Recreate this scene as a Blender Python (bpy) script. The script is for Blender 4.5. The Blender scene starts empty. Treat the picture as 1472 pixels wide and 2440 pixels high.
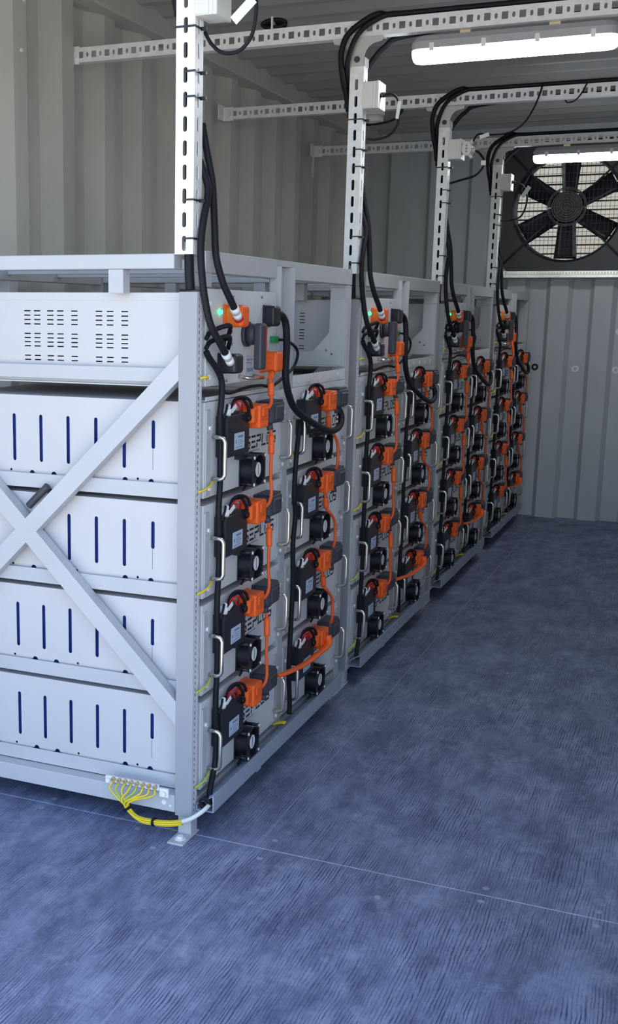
import bpy, bmesh, math, random
from mathutils import Vector, Matrix

random.seed(7)
S = bpy.context.scene
C = S.collection

# ------------------------------------------------------------------ camera
F_PX, IMG_W, IMG_H = 2732.17, 1472.0, 2440.0
cam_d = bpy.data.cameras.new('camera')
cam = bpy.data.objects.new('camera', cam_d)
C.objects.link(cam)
cam_d.sensor_fit = 'VERTICAL'
cam_d.sensor_height = 36.0
cam_d.sensor_width = 36.0 * IMG_W / IMG_H
cam_d.lens = 36.0 * F_PX / IMG_H
cam_d.shift_x = (IMG_W / 2 - 435.74) / IMG_H
cam_d.shift_y = (1284.88 - IMG_H / 2) / IMG_H
cam_d.clip_start = 0.05
cam_d.clip_end = 200
_r = Vector((0.91005585, 0.41438739, 0.00902444))
_d = Vector((0.08860133, -0.17321998, -0.98088972))
_f = Vector((-0.40490512, 0.89346401, -0.19435513))
cam.matrix_world = Matrix(((_r.x, -_d.x, -_f.x, 1.05636),
                           (_r.y, -_d.y, -_f.y, -2.3972),
                           (_r.z, -_d.z, -_f.z, 1.265264),
                           (0, 0, 0, 1)))
S.camera = cam

# ------------------------------------------------------------------ sky, sun, exposure
world = bpy.data.worlds.new('sky')
S.world = world
world.use_nodes = True
nt = world.node_tree
bg = nt.nodes['Background']
sky = nt.nodes.new('ShaderNodeTexSky')
sky.sky_type = 'NISHITA'
sky.sun_disc = False
sky.sun_elevation = math.radians(52)
sky.sun_rotation = math.radians(90)
sky.air_density = 1.0
sky.dust_density = 0.6
sky.ozone_density = 1.6
nt.links.new(sky.outputs[0], bg.inputs[0])
bg.inputs[1].default_value = 0.40
sun_d = bpy.data.lights.new('sun', 'SUN')
sun_d.energy = 8.0
sun_d.angle = 0.01
sun_d.color = (1.0, 0.93, 0.82)
sun = bpy.data.objects.new('sun', sun_d)
C.objects.link(sun)
sun.rotation_euler = Vector((-0.62, 0.0, -0.79)).to_track_quat('-Z', 'Y').to_euler()
S.view_settings.view_transform = 'Standard'
S.view_settings.look = 'None'
S.view_settings.gamma = 1.0
S.view_settings.use_curve_mapping = False
S.view_settings.exposure = 0.62
S.cycles.max_bounces = 8
S.cycles.diffuse_bounces = 5
S.cycles.use_denoising = True

# ------------------------------------------------------------------ materials
def srgb(r, g, b):
    f = lambda c: ((c / 255.0 + 0.055) / 1.055) ** 2.4 if c > 10 else c / 255.0 / 12.92
    return (f(r), f(g), f(b), 1.0)

def material(name, col, rough=0.5, metal=0.0, var=0.06, scale=6.0, bump=0.0, bscale=200.0, spec=0.5, emit=None, strength=0.0):
    m = bpy.data.materials.new(name)
    m.use_nodes = True
    t = m.node_tree
    p = t.nodes['Principled BSDF']
    p.inputs['Roughness'].default_value = rough
    p.inputs['Metallic'].default_value = metal
    p.inputs['Specular IOR Level'].default_value = spec
    tc = t.nodes.new('ShaderNodeTexCoord')
    n = t.nodes.new('ShaderNodeTexNoise')
    n.inputs['Scale'].default_value = scale
    n.inputs['Detail'].default_value = 4
    t.links.new(tc.outputs['Object'], n.inputs['Vector'])
    ramp = t.nodes.new('ShaderNodeValToRGB')
    ramp.color_ramp.elements[0].position = 0.3
    ramp.color_ramp.elements[1].position = 0.7
    ramp.color_ramp.elements[0].color = tuple(c * (1 - var) for c in col[:3]) + (1,)
    ramp.color_ramp.elements[1].color = tuple(min(1, c * (1 + var)) for c in col[:3]) + (1,)
    t.links.new(n.outputs['Fac'], ramp.inputs[0])
    t.links.new(ramp.outputs[0], p.inputs['Base Color'])
    if bump:
        n2 = t.nodes.new('ShaderNodeTexNoise')
        n2.inputs['Scale'].default_value = bscale
        t.links.new(tc.outputs['Object'], n2.inputs['Vector'])
        b = t.nodes.new('ShaderNodeBump')
        b.inputs['Strength'].default_value = bump
        b.inputs['Distance'].default_value = 0.002
        t.links.new(n2.outputs['Fac'], b.inputs['Height'])
        t.links.new(b.outputs[0], p.inputs['Normal'])
    if emit:
        p.inputs['Emission Color'].default_value = emit
        p.inputs['Emission Strength'].default_value = strength
    return m

M = {}
M['paint'] = material('light_grey_paint', (0.505, 0.51, 0.54), 0.42, var=0.03)
M['postgrey'] = material('post_grey_paint', (0.345, 0.345, 0.38), 0.42, var=0.03)
M['case'] = material('white_powder_coat', (0.565, 0.555, 0.575), 0.45, var=0.02)
M['panel'] = material('panel_grey_coat', (0.70, 0.715, 0.755), 0.42, var=0.03)
M['galv'] = material('galvanised_steel', (0.85, 0.85, 0.87), 0.38, metal=0.0, var=0.08, scale=40)
M['bracket'] = material('bracket_grey', (0.55, 0.54, 0.52), 0.5, metal=0.3, var=0.06)
M['chrome'] = material('brushed_steel', (0.72, 0.70, 0.66), 0.25, metal=1.0, var=0.05)
M['wall'] = material('container_paint', (0.60, 0.585, 0.545), 0.55, var=0.05, scale=3, bump=0.05)
M['ceil'] = material('container_roof_paint', (0.42, 0.42, 0.42), 0.55, var=0.05, scale=3)
M['endwall'] = material('end_wall_paint', (0.50, 0.525, 0.56), 0.5, var=0.05, scale=3)
M['black'] = material('black_plastic', (0.012, 0.013, 0.022), 0.38, var=0.2)
M['matblack'] = material('matt_black_rubber', (0.008, 0.008, 0.014), 0.6, var=0.2, spec=0.3)
M['charcoal'] = material('charcoal_plastic', (0.045, 0.047, 0.065), 0.5, var=0.12)
M['orange'] = material('orange_plastic', (0.90, 0.125, 0.012), 0.45, var=0.05)
M['orangecable'] = material('orange_cable_jacket', (0.80, 0.11, 0.02), 0.5, var=0.05)
M['red'] = material('red_insulation', (0.55, 0.02, 0.02), 0.4)
M['redgrip'] = material('dark_red_insert', (0.40, 0.02, 0.03), 0.45)
M['yellow'] = material('yellow_insulation', (0.85, 0.62, 0.02), 0.4)
M['green'] = material('yellow_green_insulation', (0.45, 0.58, 0.05), 0.4)
M['terminal'] = material('green_terminal_plastic', (0.01, 0.28, 0.09), 0.4)
M['whitep'] = material('white_plastic', (0.74, 0.74, 0.72), 0.45, var=0.02)
M['cream'] = material('cream_plastic', (0.62, 0.61, 0.57), 0.5, var=0.02)
M['paper'] = material('paper_tag', (0.80, 0.82, 0.83), 0.6, var=0.03)
M['sticker'] = material('blue_white_sticker', (0.50, 0.60, 0.76), 0.4, var=0.03)
M['ink'] = material('black_print', (0.015, 0.016, 0.025), 0.5)
M['inkgrey'] = material('grey_print', (0.20, 0.24, 0.34), 0.5)
M['navy'] = material('navy_cell_wrap', (0.025, 0.06, 0.30), 0.35, var=0.2)
M['brass'] = material('brass', (0.70, 0.58, 0.34), 0.35, metal=0.9)
M['duct'] = material('grey_duct_plastic', (0.36, 0.40, 0.50), 0.5, var=0.04)
M['fandark'] = material('fan_housing_paint', (0.030, 0.032, 0.042), 0.45, var=0.12)
M['fanblade'] = material('fan_blade_plastic', (0.022, 0.024, 0.034), 0.4, var=0.12)
M['wire'] = material('guard_wire', (0.16, 0.165, 0.18), 0.4, metal=0.3)
M['silver'] = material('zinc_flange', (0.72, 0.72, 0.72), 0.3, metal=0.7, var=0.12, scale=25)
M['louver'] = material('beige_render', (0.30, 0.245, 0.17), 0.5, var=0.05)
M['lampbody'] = material('lamp_body_grey', (0.42, 0.43, 0.46), 0.5)
M['screw'] = material('painted_screw_head', (0.30, 0.33, 0.42), 0.6, var=0.1)
M['dust'] = material('dusty_joint', (0.46, 0.49, 0.57), 0.9, var=0.2, scale=30)
M['ground'] = material('sunlit_concrete', (0.46, 0.42, 0.36), 0.9, var=0.1, scale=0.6)
M['led'] = material('green_led', (0.02, 0.5, 0.12), 0.3, emit=(0.02, 1.0, 0.25, 1), strength=3.5)
M['lamp'] = material('lit_diffuser', (0.9, 0.93, 0.95), 0.4, emit=(0.90, 0.97, 1.0, 1), strength=17.0)

def floor_material():
    m = bpy.data.materials.new('film_faced_plywood')
    m.use_nodes = True
    t = m.node_tree
    N, L = t.nodes, t.links
    p = N['Principled BSDF']
    tc = N.new('ShaderNodeTexCoord')
    def noise(scale, detail, rough, vec):
        n = N.new('ShaderNodeTexNoise')
        n.inputs['Scale'].default_value = scale; n.inputs['Detail'].default_value = detail; n.inputs['Roughness'].default_value = rough
        L.new(vec, n.inputs['Vector'])
        return n
    def ramp(fac, p0, p1, c0=(0, 0, 0, 1), c1=(1, 1, 1, 1)):
        r = N.new('ShaderNodeValToRGB')
        r.color_ramp.elements[0].position = p0; r.color_ramp.elements[1].position = p1
        r.color_ramp.elements[0].color = c0; r.color_ramp.elements[1].color = c1
        L.new(fac, r.inputs[0])
        return r
    def math2(op, a, b_):
        m_ = N.new('ShaderNodeMath'); m_.operation = op
        for k_, v_ in ((0, a), (1, b_)):
            if isinstance(v_, (int, float)):
                m_.inputs[k_].default_value = v_
            else:
                L.new(v_, m_.inputs[k_])
        return m_
    obj_co = tc.outputs['Object']
    # pressed-in ridges that run along the boards, slightly wandering
    mp0 = N.new('ShaderNodeMapping'); mp0.inputs['Scale'].default_value = (1.0, 0.5, 1.0)
    L.new(obj_co, mp0.inputs['Vector'])
    warp = noise(3.2, 5, 0.6, mp0.outputs[0])
    add = N.new('ShaderNodeVectorMath'); add.operation = 'MULTIPLY_ADD'
    L.new(warp.outputs['Color'], add.inputs[0]); add.inputs[1].default_value = (0.05, 0.0, 0); L.new(obj_co, add.inputs[2])
    mp = N.new('ShaderNodeMapping'); mp.inputs['Scale'].default_value = (1.0, 0.028, 1.0)
    L.new(add.outputs[0], mp.inputs['Vector'])
    wave = N.new('ShaderNodeTexWave'); wave.wave_type = 'BANDS'; wave.bands_direction = 'X'
    wave.inputs['Scale'].default_value = 42; wave.inputs['Distortion'].default_value = 6.5
    wave.inputs['Detail'].default_value = 3; wave.inputs['Detail Scale'].default_value = 0.8; wave.inputs['Detail Roughness'].default_value = 0.65
    L.new(mp.outputs[0], wave.inputs['Vector'])
    lines = ramp(wave.outputs['Fac'], 0.02, 0.42, (1, 1, 1, 1), (0, 0, 0, 1))
    # where the ridges show, broken up
    patch = noise(4.0, 6, 0.62, obj_co)
    pm = ramp(patch.outputs['Fac'], 0.34, 0.58)
    mp2 = N.new('ShaderNodeMapping'); mp2.inputs['Scale'].default_value = (1.0, 0.22, 1.0)
    L.new(obj_co, mp2.inputs['Vector'])
    brk = noise(60.0, 3, 0.6, mp2.outputs[0])
    bm_ = ramp(brk.outputs['Fac'], 0.36, 0.56)
    mul = math2('MULTIPLY', math2('MULTIPLY', lines.outputs[0], pm.outputs[0]).outputs[0], bm_.outputs[0])
    # dust clouds and scuffs
    mp3 = N.new('ShaderNodeMapping'); mp3.inputs['Scale'].default_value = (1.0, 0.45, 1.0)
    L.new(add.outputs[0], mp3.inputs['Vector'])
    dust = noise(9.0, 12, 0.78, mp3.outputs[0])
    dr = ramp(dust.outputs['Fac'], 0.38, 0.70, (0.110, 0.124, 0.212, 1), (0.330, 0.372, 0.530, 1))
    mul2 = math2('MULTIPLY', mul.outputs[0], 1.0)
    mix = N.new('ShaderNodeMix'); mix.data_type = 'RGBA'
    L.new(mul2.outputs[0], mix.inputs['Factor']); L.new(dr.outputs[0], mix.inputs['A'])
    mix.inputs['B'].default_value = (0.055, 0.064, 0.125, 1)
    scuff = noise(5.5, 14, 0.86, obj_co)
    sr = ramp(scuff.outputs['Fac'], 0.53, 0.72)
    sm = math2('MULTIPLY', sr.outputs[0], 0.75)
    mix2 = N.new('ShaderNodeMix'); mix2.data_type = 'RGBA'
    L.new(sm.outputs[0], mix2.inputs['Factor']); L.new(mix.outputs['Result'], mix2.inputs['A'])
    mix2.inputs['B'].default_value = (0.43, 0.48, 0.60, 1)
    L.new(mix2.outputs['Result'], p.inputs['Base Color'])
    b = N.new('ShaderNodeBump'); b.inputs['Strength'].default_value = 0.35; b.inputs['Distance'].default_value = 0.003
    L.new(mul.outputs[0], b.inputs['Height']); b.invert = True
    L.new(b.outputs[0], p.inputs['Normal'])
    p.inputs['Roughness'].default_value = 0.62
    p.inputs['Specular IOR Level'].default_value = 0.35
    return m
M['floor'] = floor_material()

# ------------------------------------------------------------------ mesh helpers
def catmull(pts, n=8):
    P = [Vector(p) for p in pts]
    if len(P) < 3:
        return P
    P = [2 * P[0] - P[1]] + P + [2 * P[-1] - P[-2]]
    out = []
    for i in range(1, len(P) - 2):
        a, b, c, d = P[i - 1:i + 3]
        for k in range(n):
            t = k / n
            out.append(0.5 * ((2 * b) + (c - a) * t + (2 * a - 5 * b + 4 * c - d) * t * t + (3 * b - a - 3 * c + d) * t ** 3))
    out.append(P[-2])
    return out

class MB:
    def __init__(s):
        s.bm = bmesh.new()
    def box(s, x0, x1, y0, y1, z0, z1, bevel=0.0, seg=1):
        m = Matrix.Translation(((x0 + x1) / 2, (y0 + y1) / 2, (z0 + z1) / 2)) @ Matrix.Diagonal((abs(x1 - x0), abs(y1 - y0), abs(z1 - z0), 1))
        g = bmesh.ops.create_cube(s.bm, size=1.0, matrix=m)
        if bevel > 0:
            es = list({e for v in g['verts'] for e in v.link_edges})
            bmesh.ops.bevel(s.bm, geom=es, offset=bevel, segments=seg, affect='EDGES', profile=0.5, clamp_overlap=True)
        return s
    def obox(s, c, ax, ay, az, hx, hy, hz, bevel=0.0):
        ax, ay, az = Vector(ax).normalized(), Vector(ay).normalized(), Vector(az).normalized()
        m = Matrix.Translation(c) @ Matrix((ax, ay, az)).transposed().to_4x4() @ Matrix.Diagonal((2 * hx, 2 * hy, 2 * hz, 1))
        g = bmesh.ops.create_cube(s.bm, size=1.0, matrix=m)
        if bevel > 0:
            es = list({e for v in g['verts'] for e in v.link_edges})
            bmesh.ops.bevel(s.bm, geom=es, offset=bevel, segments=2, affect='EDGES', profile=0.5, clamp_overlap=True)
        return s
    def rings(s, rings, caps=True, smooth=True):
        vs = [[s.bm.verts.new(p) for p in r] for r in rings]
        n = len(vs[0])
        for a, b in zip(vs, vs[1:]):
            for i in range(n):
                f = s.bm.faces.new((a[i], a[(i + 1) % n], b[(i + 1) % n], b[i]))
                f.smooth = smooth
        if caps:
            s.bm.faces.new(vs[0][::-1]); s.bm.faces.new(vs[-1])
        return s
    def cyl(s, p0, p1, r, r1=None, seg=16):
        return s.tube([p0, p1], r, seg=seg, sub=0, r1=r1)
    def tube(s, pts, r, seg=8, sub=6, r1=None, flat=None):
        P = catmull(pts, sub) if sub else [Vector(p) for p in pts]
        T = []
        for i in range(len(P)):
            d = P[min(i + 1, len(P) - 1)] - P[max(i - 1, 0)]
            T.append(d.normalized())
        up = Vector((0, 0, 1)) if abs(T[0].z) < 0.9 else Vector((1, 0, 0))
        u = T[0].cross(up).normalized()
        R = []
        for i, (p, t) in enumerate(zip(P, T)):
            u = (u - t * u.dot(t)).normalized()
            w = t.cross(u)
            k = r if not callable(r) else r(i)
            if r1 is not None:
                k = r + (r1 - r) * i / (len(P) - 1)
            ku, kw = (k, k) if not flat else (k * flat[0], k * flat[1])
            R.append([p + u * (ku * math.cos(2 * math.pi * j / seg)) + w * (kw * math.sin(2 * math.pi * j / seg)) for j in range(seg)])
        return s.rings(R)
    def ribbed(s, pts, r, pitch=0.0042, depth=0.0011, seg=12):
        P = catmull(pts, 24)
        # resample evenly
        out = [P[0]]; acc = 0.0; step = pitch / 2
        for a, b in zip(P, P[1:]):
            d = (b - a).length
            while acc + d >= step:
                a = a + (b - a) * ((step - acc) / d)
                out.append(a.copy()); d = (b - a).length; acc = 0.0
            acc += d
        return s.tube(out, lambda i: r if i % 2 else r - depth, seg=seg, sub=0)
    def plate(s, outline, holes, to3d, thick):
        """polygon with holes, filled and extruded; to3d maps (u, v, w) to space"""
        loops = [outline] + list(holes)
        edges = []
        for lp in loops:
            vs = [s.bm.verts.new(to3d(u, v, 0.0)) for u, v in lp]
            for i in range(len(vs)):
                edges.append(s.bm.edges.new((vs[i], vs[(i + 1) % len(vs)])))
        g = bmesh.ops.triangle_fill(s.bm, edges=edges, use_beauty=True, use_dissolve=False)
        fs = [f for f in g['geom'] if isinstance(f, bmesh.types.BMFace)]
        off = Vector(to3d(0, 0, thick)) - Vector(to3d(0, 0, 0))
        ex = bmesh.ops.extrude_face_region(s.bm, geom=fs)
        bmesh.ops.translate(s.bm, verts=[v for v in ex['geom'] if isinstance(v, bmesh.types.BMVert)], vec=off)
        # keep the original faces as the back
        return s
    def prism(s, poly, to3d, thick):
        a = [s.bm.verts.new(to3d(u, v, 0.0)) for u, v in poly]
        b = [s.bm.verts.new(to3d(u, v, thick)) for u, v in poly]
        n = len(a)
        s.bm.faces.new(a[::-1]); s.bm.faces.new(b)
        for i in range(n):
            s.bm.faces.new((a[i], a[(i + 1) % n], b[(i + 1) % n], b[i]))
        return s
    def mesh(s, name, origin=(0, 0, 0)):
        bmesh.ops.recalc_face_normals(s.bm, faces=s.bm.faces[:])
        if tuple(origin) != (0, 0, 0):
            bmesh.ops.translate(s.bm, verts=s.bm.verts[:], vec=-Vector(origin))
        me = bpy.data.meshes.new(name)
        s.bm.to_mesh(me); s.bm.free()
        return me

def rect(u0, u1, v0, v1):
    return [(u0, v0), (u1, v0), (u1, v1), (u0, v1)]
def stadium(u, v, w, h, n=5):
    """vertical slot centred on (u, v)"""
    r = w / 2; o = []
    for i in range(n + 1):
        a = math.pi * i / n; o.append((u + r * math.cos(a), v + h / 2 - r + r * math.sin(a)))
    for i in range(n + 1):
        a = math.pi + math.pi * i / n; o.append((u + r * math.cos(a), v - h / 2 + r + r * math.sin(a)))
    return o
def circle(u, v, r, n=12):
    return [(u + r * math.cos(2 * math.pi * i / n), v + r * math.sin(2 * math.pi * i / n)) for i in range(n)]
def on_x(x):   # u = y, v = z, thickness along +x
    return lambda u, v, w: (x + w, u, v)
def on_y(y):   # u = x, v = z, thickness along +y
    return lambda u, v, w: (u, y + w, v)
def on_z(z):
    return lambda u, v, w: (u, v, z + w)

# ------------------------------------------------------------------ object helpers
ORIG = {}
def thing(name, label, cat, loc, group=None):
    o = bpy.data.objects.new(name, None)
    C.objects.link(o)
    o.empty_display_size = 0.05
    o.location = loc
    ORIG[o.name] = Vector(loc)
    tag(o, label, cat, group)
    return o
def tag(o, label, cat, group=None):
    o['label_form'] = label
    o['label'] = label.format(r=RACKS[0])
    o['category'] = cat
    if group:
        o['group'] = group.format(r=RACKS[0])
RACKS = ['nearest', 'second', 'third', 'farthest']
def part(name, mb, mat, parent, label=None):
    top = parent
    while top.parent:
        top = top.parent
    o = bpy.data.objects.new(name, mb.mesh(name, ORIG[top.name]))
    o.data.materials.append(M[mat])
    C.objects.link(o)
    o.parent = parent
    if label:
        o['label'] = label
    return o
def single(name, mb, mat, label, cat, base, group=None):
    o = bpy.data.objects.new(name, mb.mesh(name, base))
    o.data.materials.append(M[mat])
    o.location = base
    C.objects.link(o)
    ORIG[o.name] = Vector(base)
    tag(o, label, cat, group)
    return o
def struct(name, mb, mat, parent=None, base=(0, 0, 0)):
    o = bpy.data.objects.new(name, mb.mesh(name, base if not parent else ORIG[parent.name]))
    o.data.materials.append(M[mat])
    C.objects.link(o)
    if parent:
        o.parent = parent
    else:
        o.location = base
        o['kind'] = 'structure'
        ORIG[o.name] = Vector(base)
    return o
def children(o):
    return [c for c in bpy.data.objects if c.parent == o]
KIDS = {}
def copy_tree(o, kids, parent=None):
    c = o.copy()
    C.objects.link(c)
    if parent:
        c.parent = parent
    for ch in kids.get(o.name, ()):
        copy_tree(ch, kids, c)
    return c

W = 1.30          # rack pitch
XI, XO = -1.045, -1.085   # left wall: inner and outer flats
YE, YF = 5.125, -1.0      # end wall, door opening
XR = 1.245                # right wall
ZC = 2.392                # roof

# ================================================================== the container
def corrugated(mb, prof, z0, z1, along):
    """prof: list of (s, depth) ; along 'y' -> wall in x ; along 'x' -> wall in y"""
    for (s0, d0), (s1, d1) in zip(prof, prof[1:]):
        if along == 'y':
            q = [(d0, s0, z0), (d1, s1, z0), (d1, s1, z1), (d0, s0, z1)]
        else:
            q = [(s0, d0, z0), (s1, d1, z0), (s1, d1, z1), (s0, d0, z1)]
        mb.bm.faces.new([mb.bm.verts.new(p) for p in q])
    bmesh.ops.remove_doubles(mb.bm, verts=mb.bm.verts[:], dist=1e-5)

def profile(s0, s1, phase, segs):
    """segs: list of (length, depth at its end); returns the clipped polyline"""
    period = sum(l for l, _ in segs)
    s = phase - period * (math.ceil((phase - s0) / period) + 1)
    pts = []; d = segs[-1][1]
    pts.append((s, d))
    while s < s1 + period:
        for l, e in segs:
            s += l; pts.append((s, e))
    out = []
    for (a, da), (b, db) in zip(pts, pts[1:]):
        if b <= s0 or a >= s1:
            continue
        ca, cb = max(a, s0), min(b, s1)
        f = lambda t: da + (db - da) * (t - a) / (b - a)
        if not out:
            out.append((ca, f(ca)))
        out.append((cb, f(cb)))
    return out

# floor: dusty sub-floor with film faced plywood boards on it
b = MB(); b.box(XO, XR, YF, YE + 0.06, -0.06, -0.029)
floor = struct('floor', b, 'dust')
xs = [(-1.082, -1.0015), (-0.9985, 0.1585), (0.1615, 1.242)]
ys = [(YF, 0.0180), (0.0220, 2.5615), (2.5645, YE + 0.045)]
for i, (xa, xb) in enumerate(xs):
    for j, (ya, yb) in enumerate(ys):
        b = MB(); b.box(xa, xb, ya, yb, -0.028, 0.0, bevel=0.0008)
        bd = struct('board', b, 'floor', floor)
        if i > 0:
            for (sx, sy) in ((xa + 0.03, ya + 0.05), (xa + 0.03, yb - 0.05), ((xa + xb) / 2, ya + 0.03), ((xa + xb) / 2, yb - 0.03), (xb - 0.3, ya + 0.03), (xb - 0.3, yb - 0.03), (xa + 0.33, (ya + yb) / 2 + 0.4), (xb - 0.22, (ya + yb) / 2 + 0.4)):
                b = MB(); b.cyl((sx, sy, 0.0), (sx, sy, 0.0008), 0.0075, seg=12)
                sc = struct('screw_head', b, 'screw', floor)
                sc.parent = bd

for (xa, xb, ya, yb) in ((0.1585, 0.1615, YF, YE + 0.03), (-1.0015, -0.9985, YF, YE + 0.03), (-0.9985, 0.1585, 0.0180, 0.0220), (0.1615, 1.242, 0.0180, 0.0220), (-0.9985, 0.1585, 2.5615, 2.5645), (0.1615, 1.242, 2.5615, 2.5645)):
    b = MB(); b.box(xa, xb, ya, yb, -0.029, -0.0004)
    struct('joint', b, 'dust' if xb - xa > 0.1 else 'screw', floor)
# left and right walls
def wall_prof(xin, xout):
    # slope towards the room, inner flat, slope back, outer flat
    return [(0.088, xin), (0.080, xin), (0.067, xout), (0.070, xout)]
b = MB(); corrugated(b, profile(YF, YE, 1.118, wall_prof(XI, XO)), 0.0, ZC, 'y')
wl = struct('wall_left', b, 'wall')
for (sy, sz) in ((0.945, 2.085), (0.965, 2.24), (2.35, 1.95)):
    b = MB(); b.cyl((XI - 0.001, sy, sz), (XI + 0.006, sy, sz), 0.006, seg=10)
    struct('rivet', b, 'galv', wl)
b = MB(); corrugated(b, profile(YF, YE, 1.118, wall_prof(XR, XR + 0.04)), 0.0, ZC, 'y')
struct('wall_right', b, 'wall')
b = MB(); b.box(XO, -0.985, YF, YE, 2.313, ZC + 0.02, bevel=0.006)
struct('trim_1', b, 'wall')
b = MB(); b.box(XR - 0.06, XR + 0.036, YF, YE, 2.313, ZC + 0.02, bevel=0.006)
struct('trim_2', b, 'wall')
# roof: ribs run across
b = MB()
pr = profile(YF, YE + 0.05, 0.0, [(0.062, ZC - 0.012), (0.038, ZC - 0.012), (0.062, ZC + 0.012), (0.038, ZC + 0.012)])
for (s0, d0), (s1, d1) in zip(pr, pr[1:]):
    b.bm.faces.new([b.bm.verts.new(p) for p in ((XO, s0, d0), (XR + 0.036, s0, d0), (XR + 0.036, s1, d1), (XO, s1, d1))])
bmesh.ops.remove_doubles(b.bm, verts=b.bm.verts[:], dist=1e-5)
struct('ceiling', b, 'ceil')
# door header
b = MB(); b.box(XO, XR + 0.036, YF - 0.05, YF + 0.03, 2.29, ZC + 0.03, bevel=0.004)
struct('trim_3', b, 'wall')

# end wall with the fan opening
FX0, FX1, FZ0, FZ1 = -0.205, 0.585, 1.515, 2.295
EP = [(0.026, YE), (0.106, YE), (0.026, YE + 0.04), (0.100, YE + 0.04)]
b = MB()
corrugated(b, profile(XO, XR + 0.036, 0.092, EP), -0.05, FZ0, 'x')
corrugated(b, profile(XO, XR + 0.036, 0.092, EP), FZ1, ZC + 0.02, 'x')
corrugated(b, profile(XO, FX0, 0.092, EP), FZ0, FZ1, 'x')
corrugated(b, profile(FX1, XR + 0.036, 0.092, EP), FZ0, FZ1, 'x')
we = struct('wall_end', b, 'endwall')
for (sx, sz, mt, dy) in ((0.052, 0.946, 'matblack', 0.04), (0.294, 0.941, 'galv', 0.04), (0.531, 0.94, 'galv', 0.04), (0.535, 1.173, 'galv', 0.04)):
    yy = YE + dy
    b = MB(); b.plate(circle(sx, sz, 0.021, 16), [circle(sx, sz, 0.010, 10)], on_y(yy - 0.004), 0.004)
    struct('grommet', b, mt, we)
b = MB(); b.box(XO, XR + 0.03, YE - 0.05, YE + 0.04, 2.335, ZC + 0.02, bevel=0.005)
struct('trim_4', b, 'endwall')
b = MB(); b.box(-0.969, -0.843, YE - 0.054, YE - 0.05, 2.34, 2.385, bevel=0.001)
single('blank_plate', b, 'wall', 'small grey rectangular cover plate high on the end wall header', 'plate', (-0.906, YE - 0.052, 2.34))

# outside ground
b = MB(); b.box(-30, 30, -30, 34, -0.32, -0.30)
struct('ground', b, 'ground')

# ================================================================== end wall fan
FC = (0.19, 1.906)   # fan centre (x, z)
fan = thing('exhaust_fan', 'large dark square exhaust fan with six blades set in the end wall', 'fan', (FC[0], YE - 0.03, 1.50))
HS = 0.400
b = MB()
b.plate(rect(FC[0] - HS + 0.015, FC[0] + HS - 0.015, FC[1] - HS + 0.02, FC[1] + HS - 0.015), [circle(FC[0], FC[1], 0.325, 48)], on_y((YE - 0.0520)), 0.004)
part('housing', b, 'fandark', fan)
b = MB()   # venturi ring: a short bell behind the plate
prof = [(0.325, (YE - 0.0520)), (0.316, (YE - 0.0420)), (0.308, (YE - 0.0200)), (0.306, (YE + 0.0500))]
b.rings([[(FC[0] + r * math.cos(2 * math.pi * i / 48), y, FC[1] + r * math.sin(2 * math.pi * i / 48)) for i in range(48)] for r, y in prof], caps=False)
part('venturi_ring', b, 'fandark', fan)
b = MB()
for s in (-1, 1):
    xx = FC[0] + s * HS
    b.box(xx - 0.012, xx + 0.012, (YE - 0.0900), (YE + 0.0000), FC[1] - HS - 0.012, FC[1] + HS + 0.012, bevel=0.002)
b.box(FC[0] - HS, FC[0] + HS, (YE - 0.0900), (YE + 0.0000), FC[1] + HS - 0.012, FC[1] + HS + 0.012, bevel=0.002)
b.box(FC[0] - HS - 0.01, FC[0] + HS + 0.01, (YE - 0.0950), (YE + 0.0000), FC[1] - HS - 0.016, FC[1] - HS + 0.004, bevel=0.002)
part('flange', b, 'silver', fan)
b = MB()
n = 40
holes = [rect(FC[0] - HS + 0.06 + (2 * HS - 0.12) * (i + 0.2) / n, FC[0] - HS + 0.06 + (2 * HS - 0.12) * (i + 0.62) / n, FC[1] - HS + 0.009, FC[1] - HS + 0.019) for i in range(n)]
b.plate(rect(FC[0] - HS + 0.02, FC[0] + HS - 0.02, FC[1] - HS + 0.004, FC[1] - HS + 0.024), holes, on_y((YE - 0.0850)), 0.002)
part('perforated_strip', b, 'silver', fan)
for sx in (-1, 1):
    for sz in (-1, 1):
        b = MB()
        cx, cz = FC[0] + sx * (HS - 0.012), FC[1] + sz * (HS - 0.012)
        b.prism([(cx, cz), (cx - sx * 0.07, cz), (cx, cz - sz * 0.07)], on_y((YE - 0.0820)), 0.003)
        part('corner_gusset', b, 'lampbody', fan)
for k in range(6):
    a = math.radians(-90 + 60 * k)
    b = MB()
    ca, sa = math.cos(a), math.sin(a)
    rows = []
    for i in range(9):
        t = i / 8
        r = 0.070 + (0.300 - 0.070) * t
        wd = 0.058 + 0.012 * t
        tw = math.radians(38 - 14 * t)
        ring = []
        for (q, th) in ((-1, 0.0), (-0.5, 0.005), (0, 0.007), (0.5, 0.005), (1, 0.0), (0.5, -0.004), (0, -0.005), (-0.5, -0.004)):
            off = q * wd
            d = off * math.cos(tw); dy = off * math.sin(tw) + th
            ring.append((FC[0] + r * ca - d * sa, (YE + 0.0050) + dy, FC[1] + r * sa + d * ca))
        rows.append(ring)
    b.rings(rows)
    part('blade', b, 'fanblade', fan)
b = MB(); b.cyl((FC[0], (YE - 0.0600), FC[1]), (FC[0], (YE + 0.0300), FC[1]), 0.085, seg=24)
part('motor', b, 'fandark', fan)
b = MB()
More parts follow.
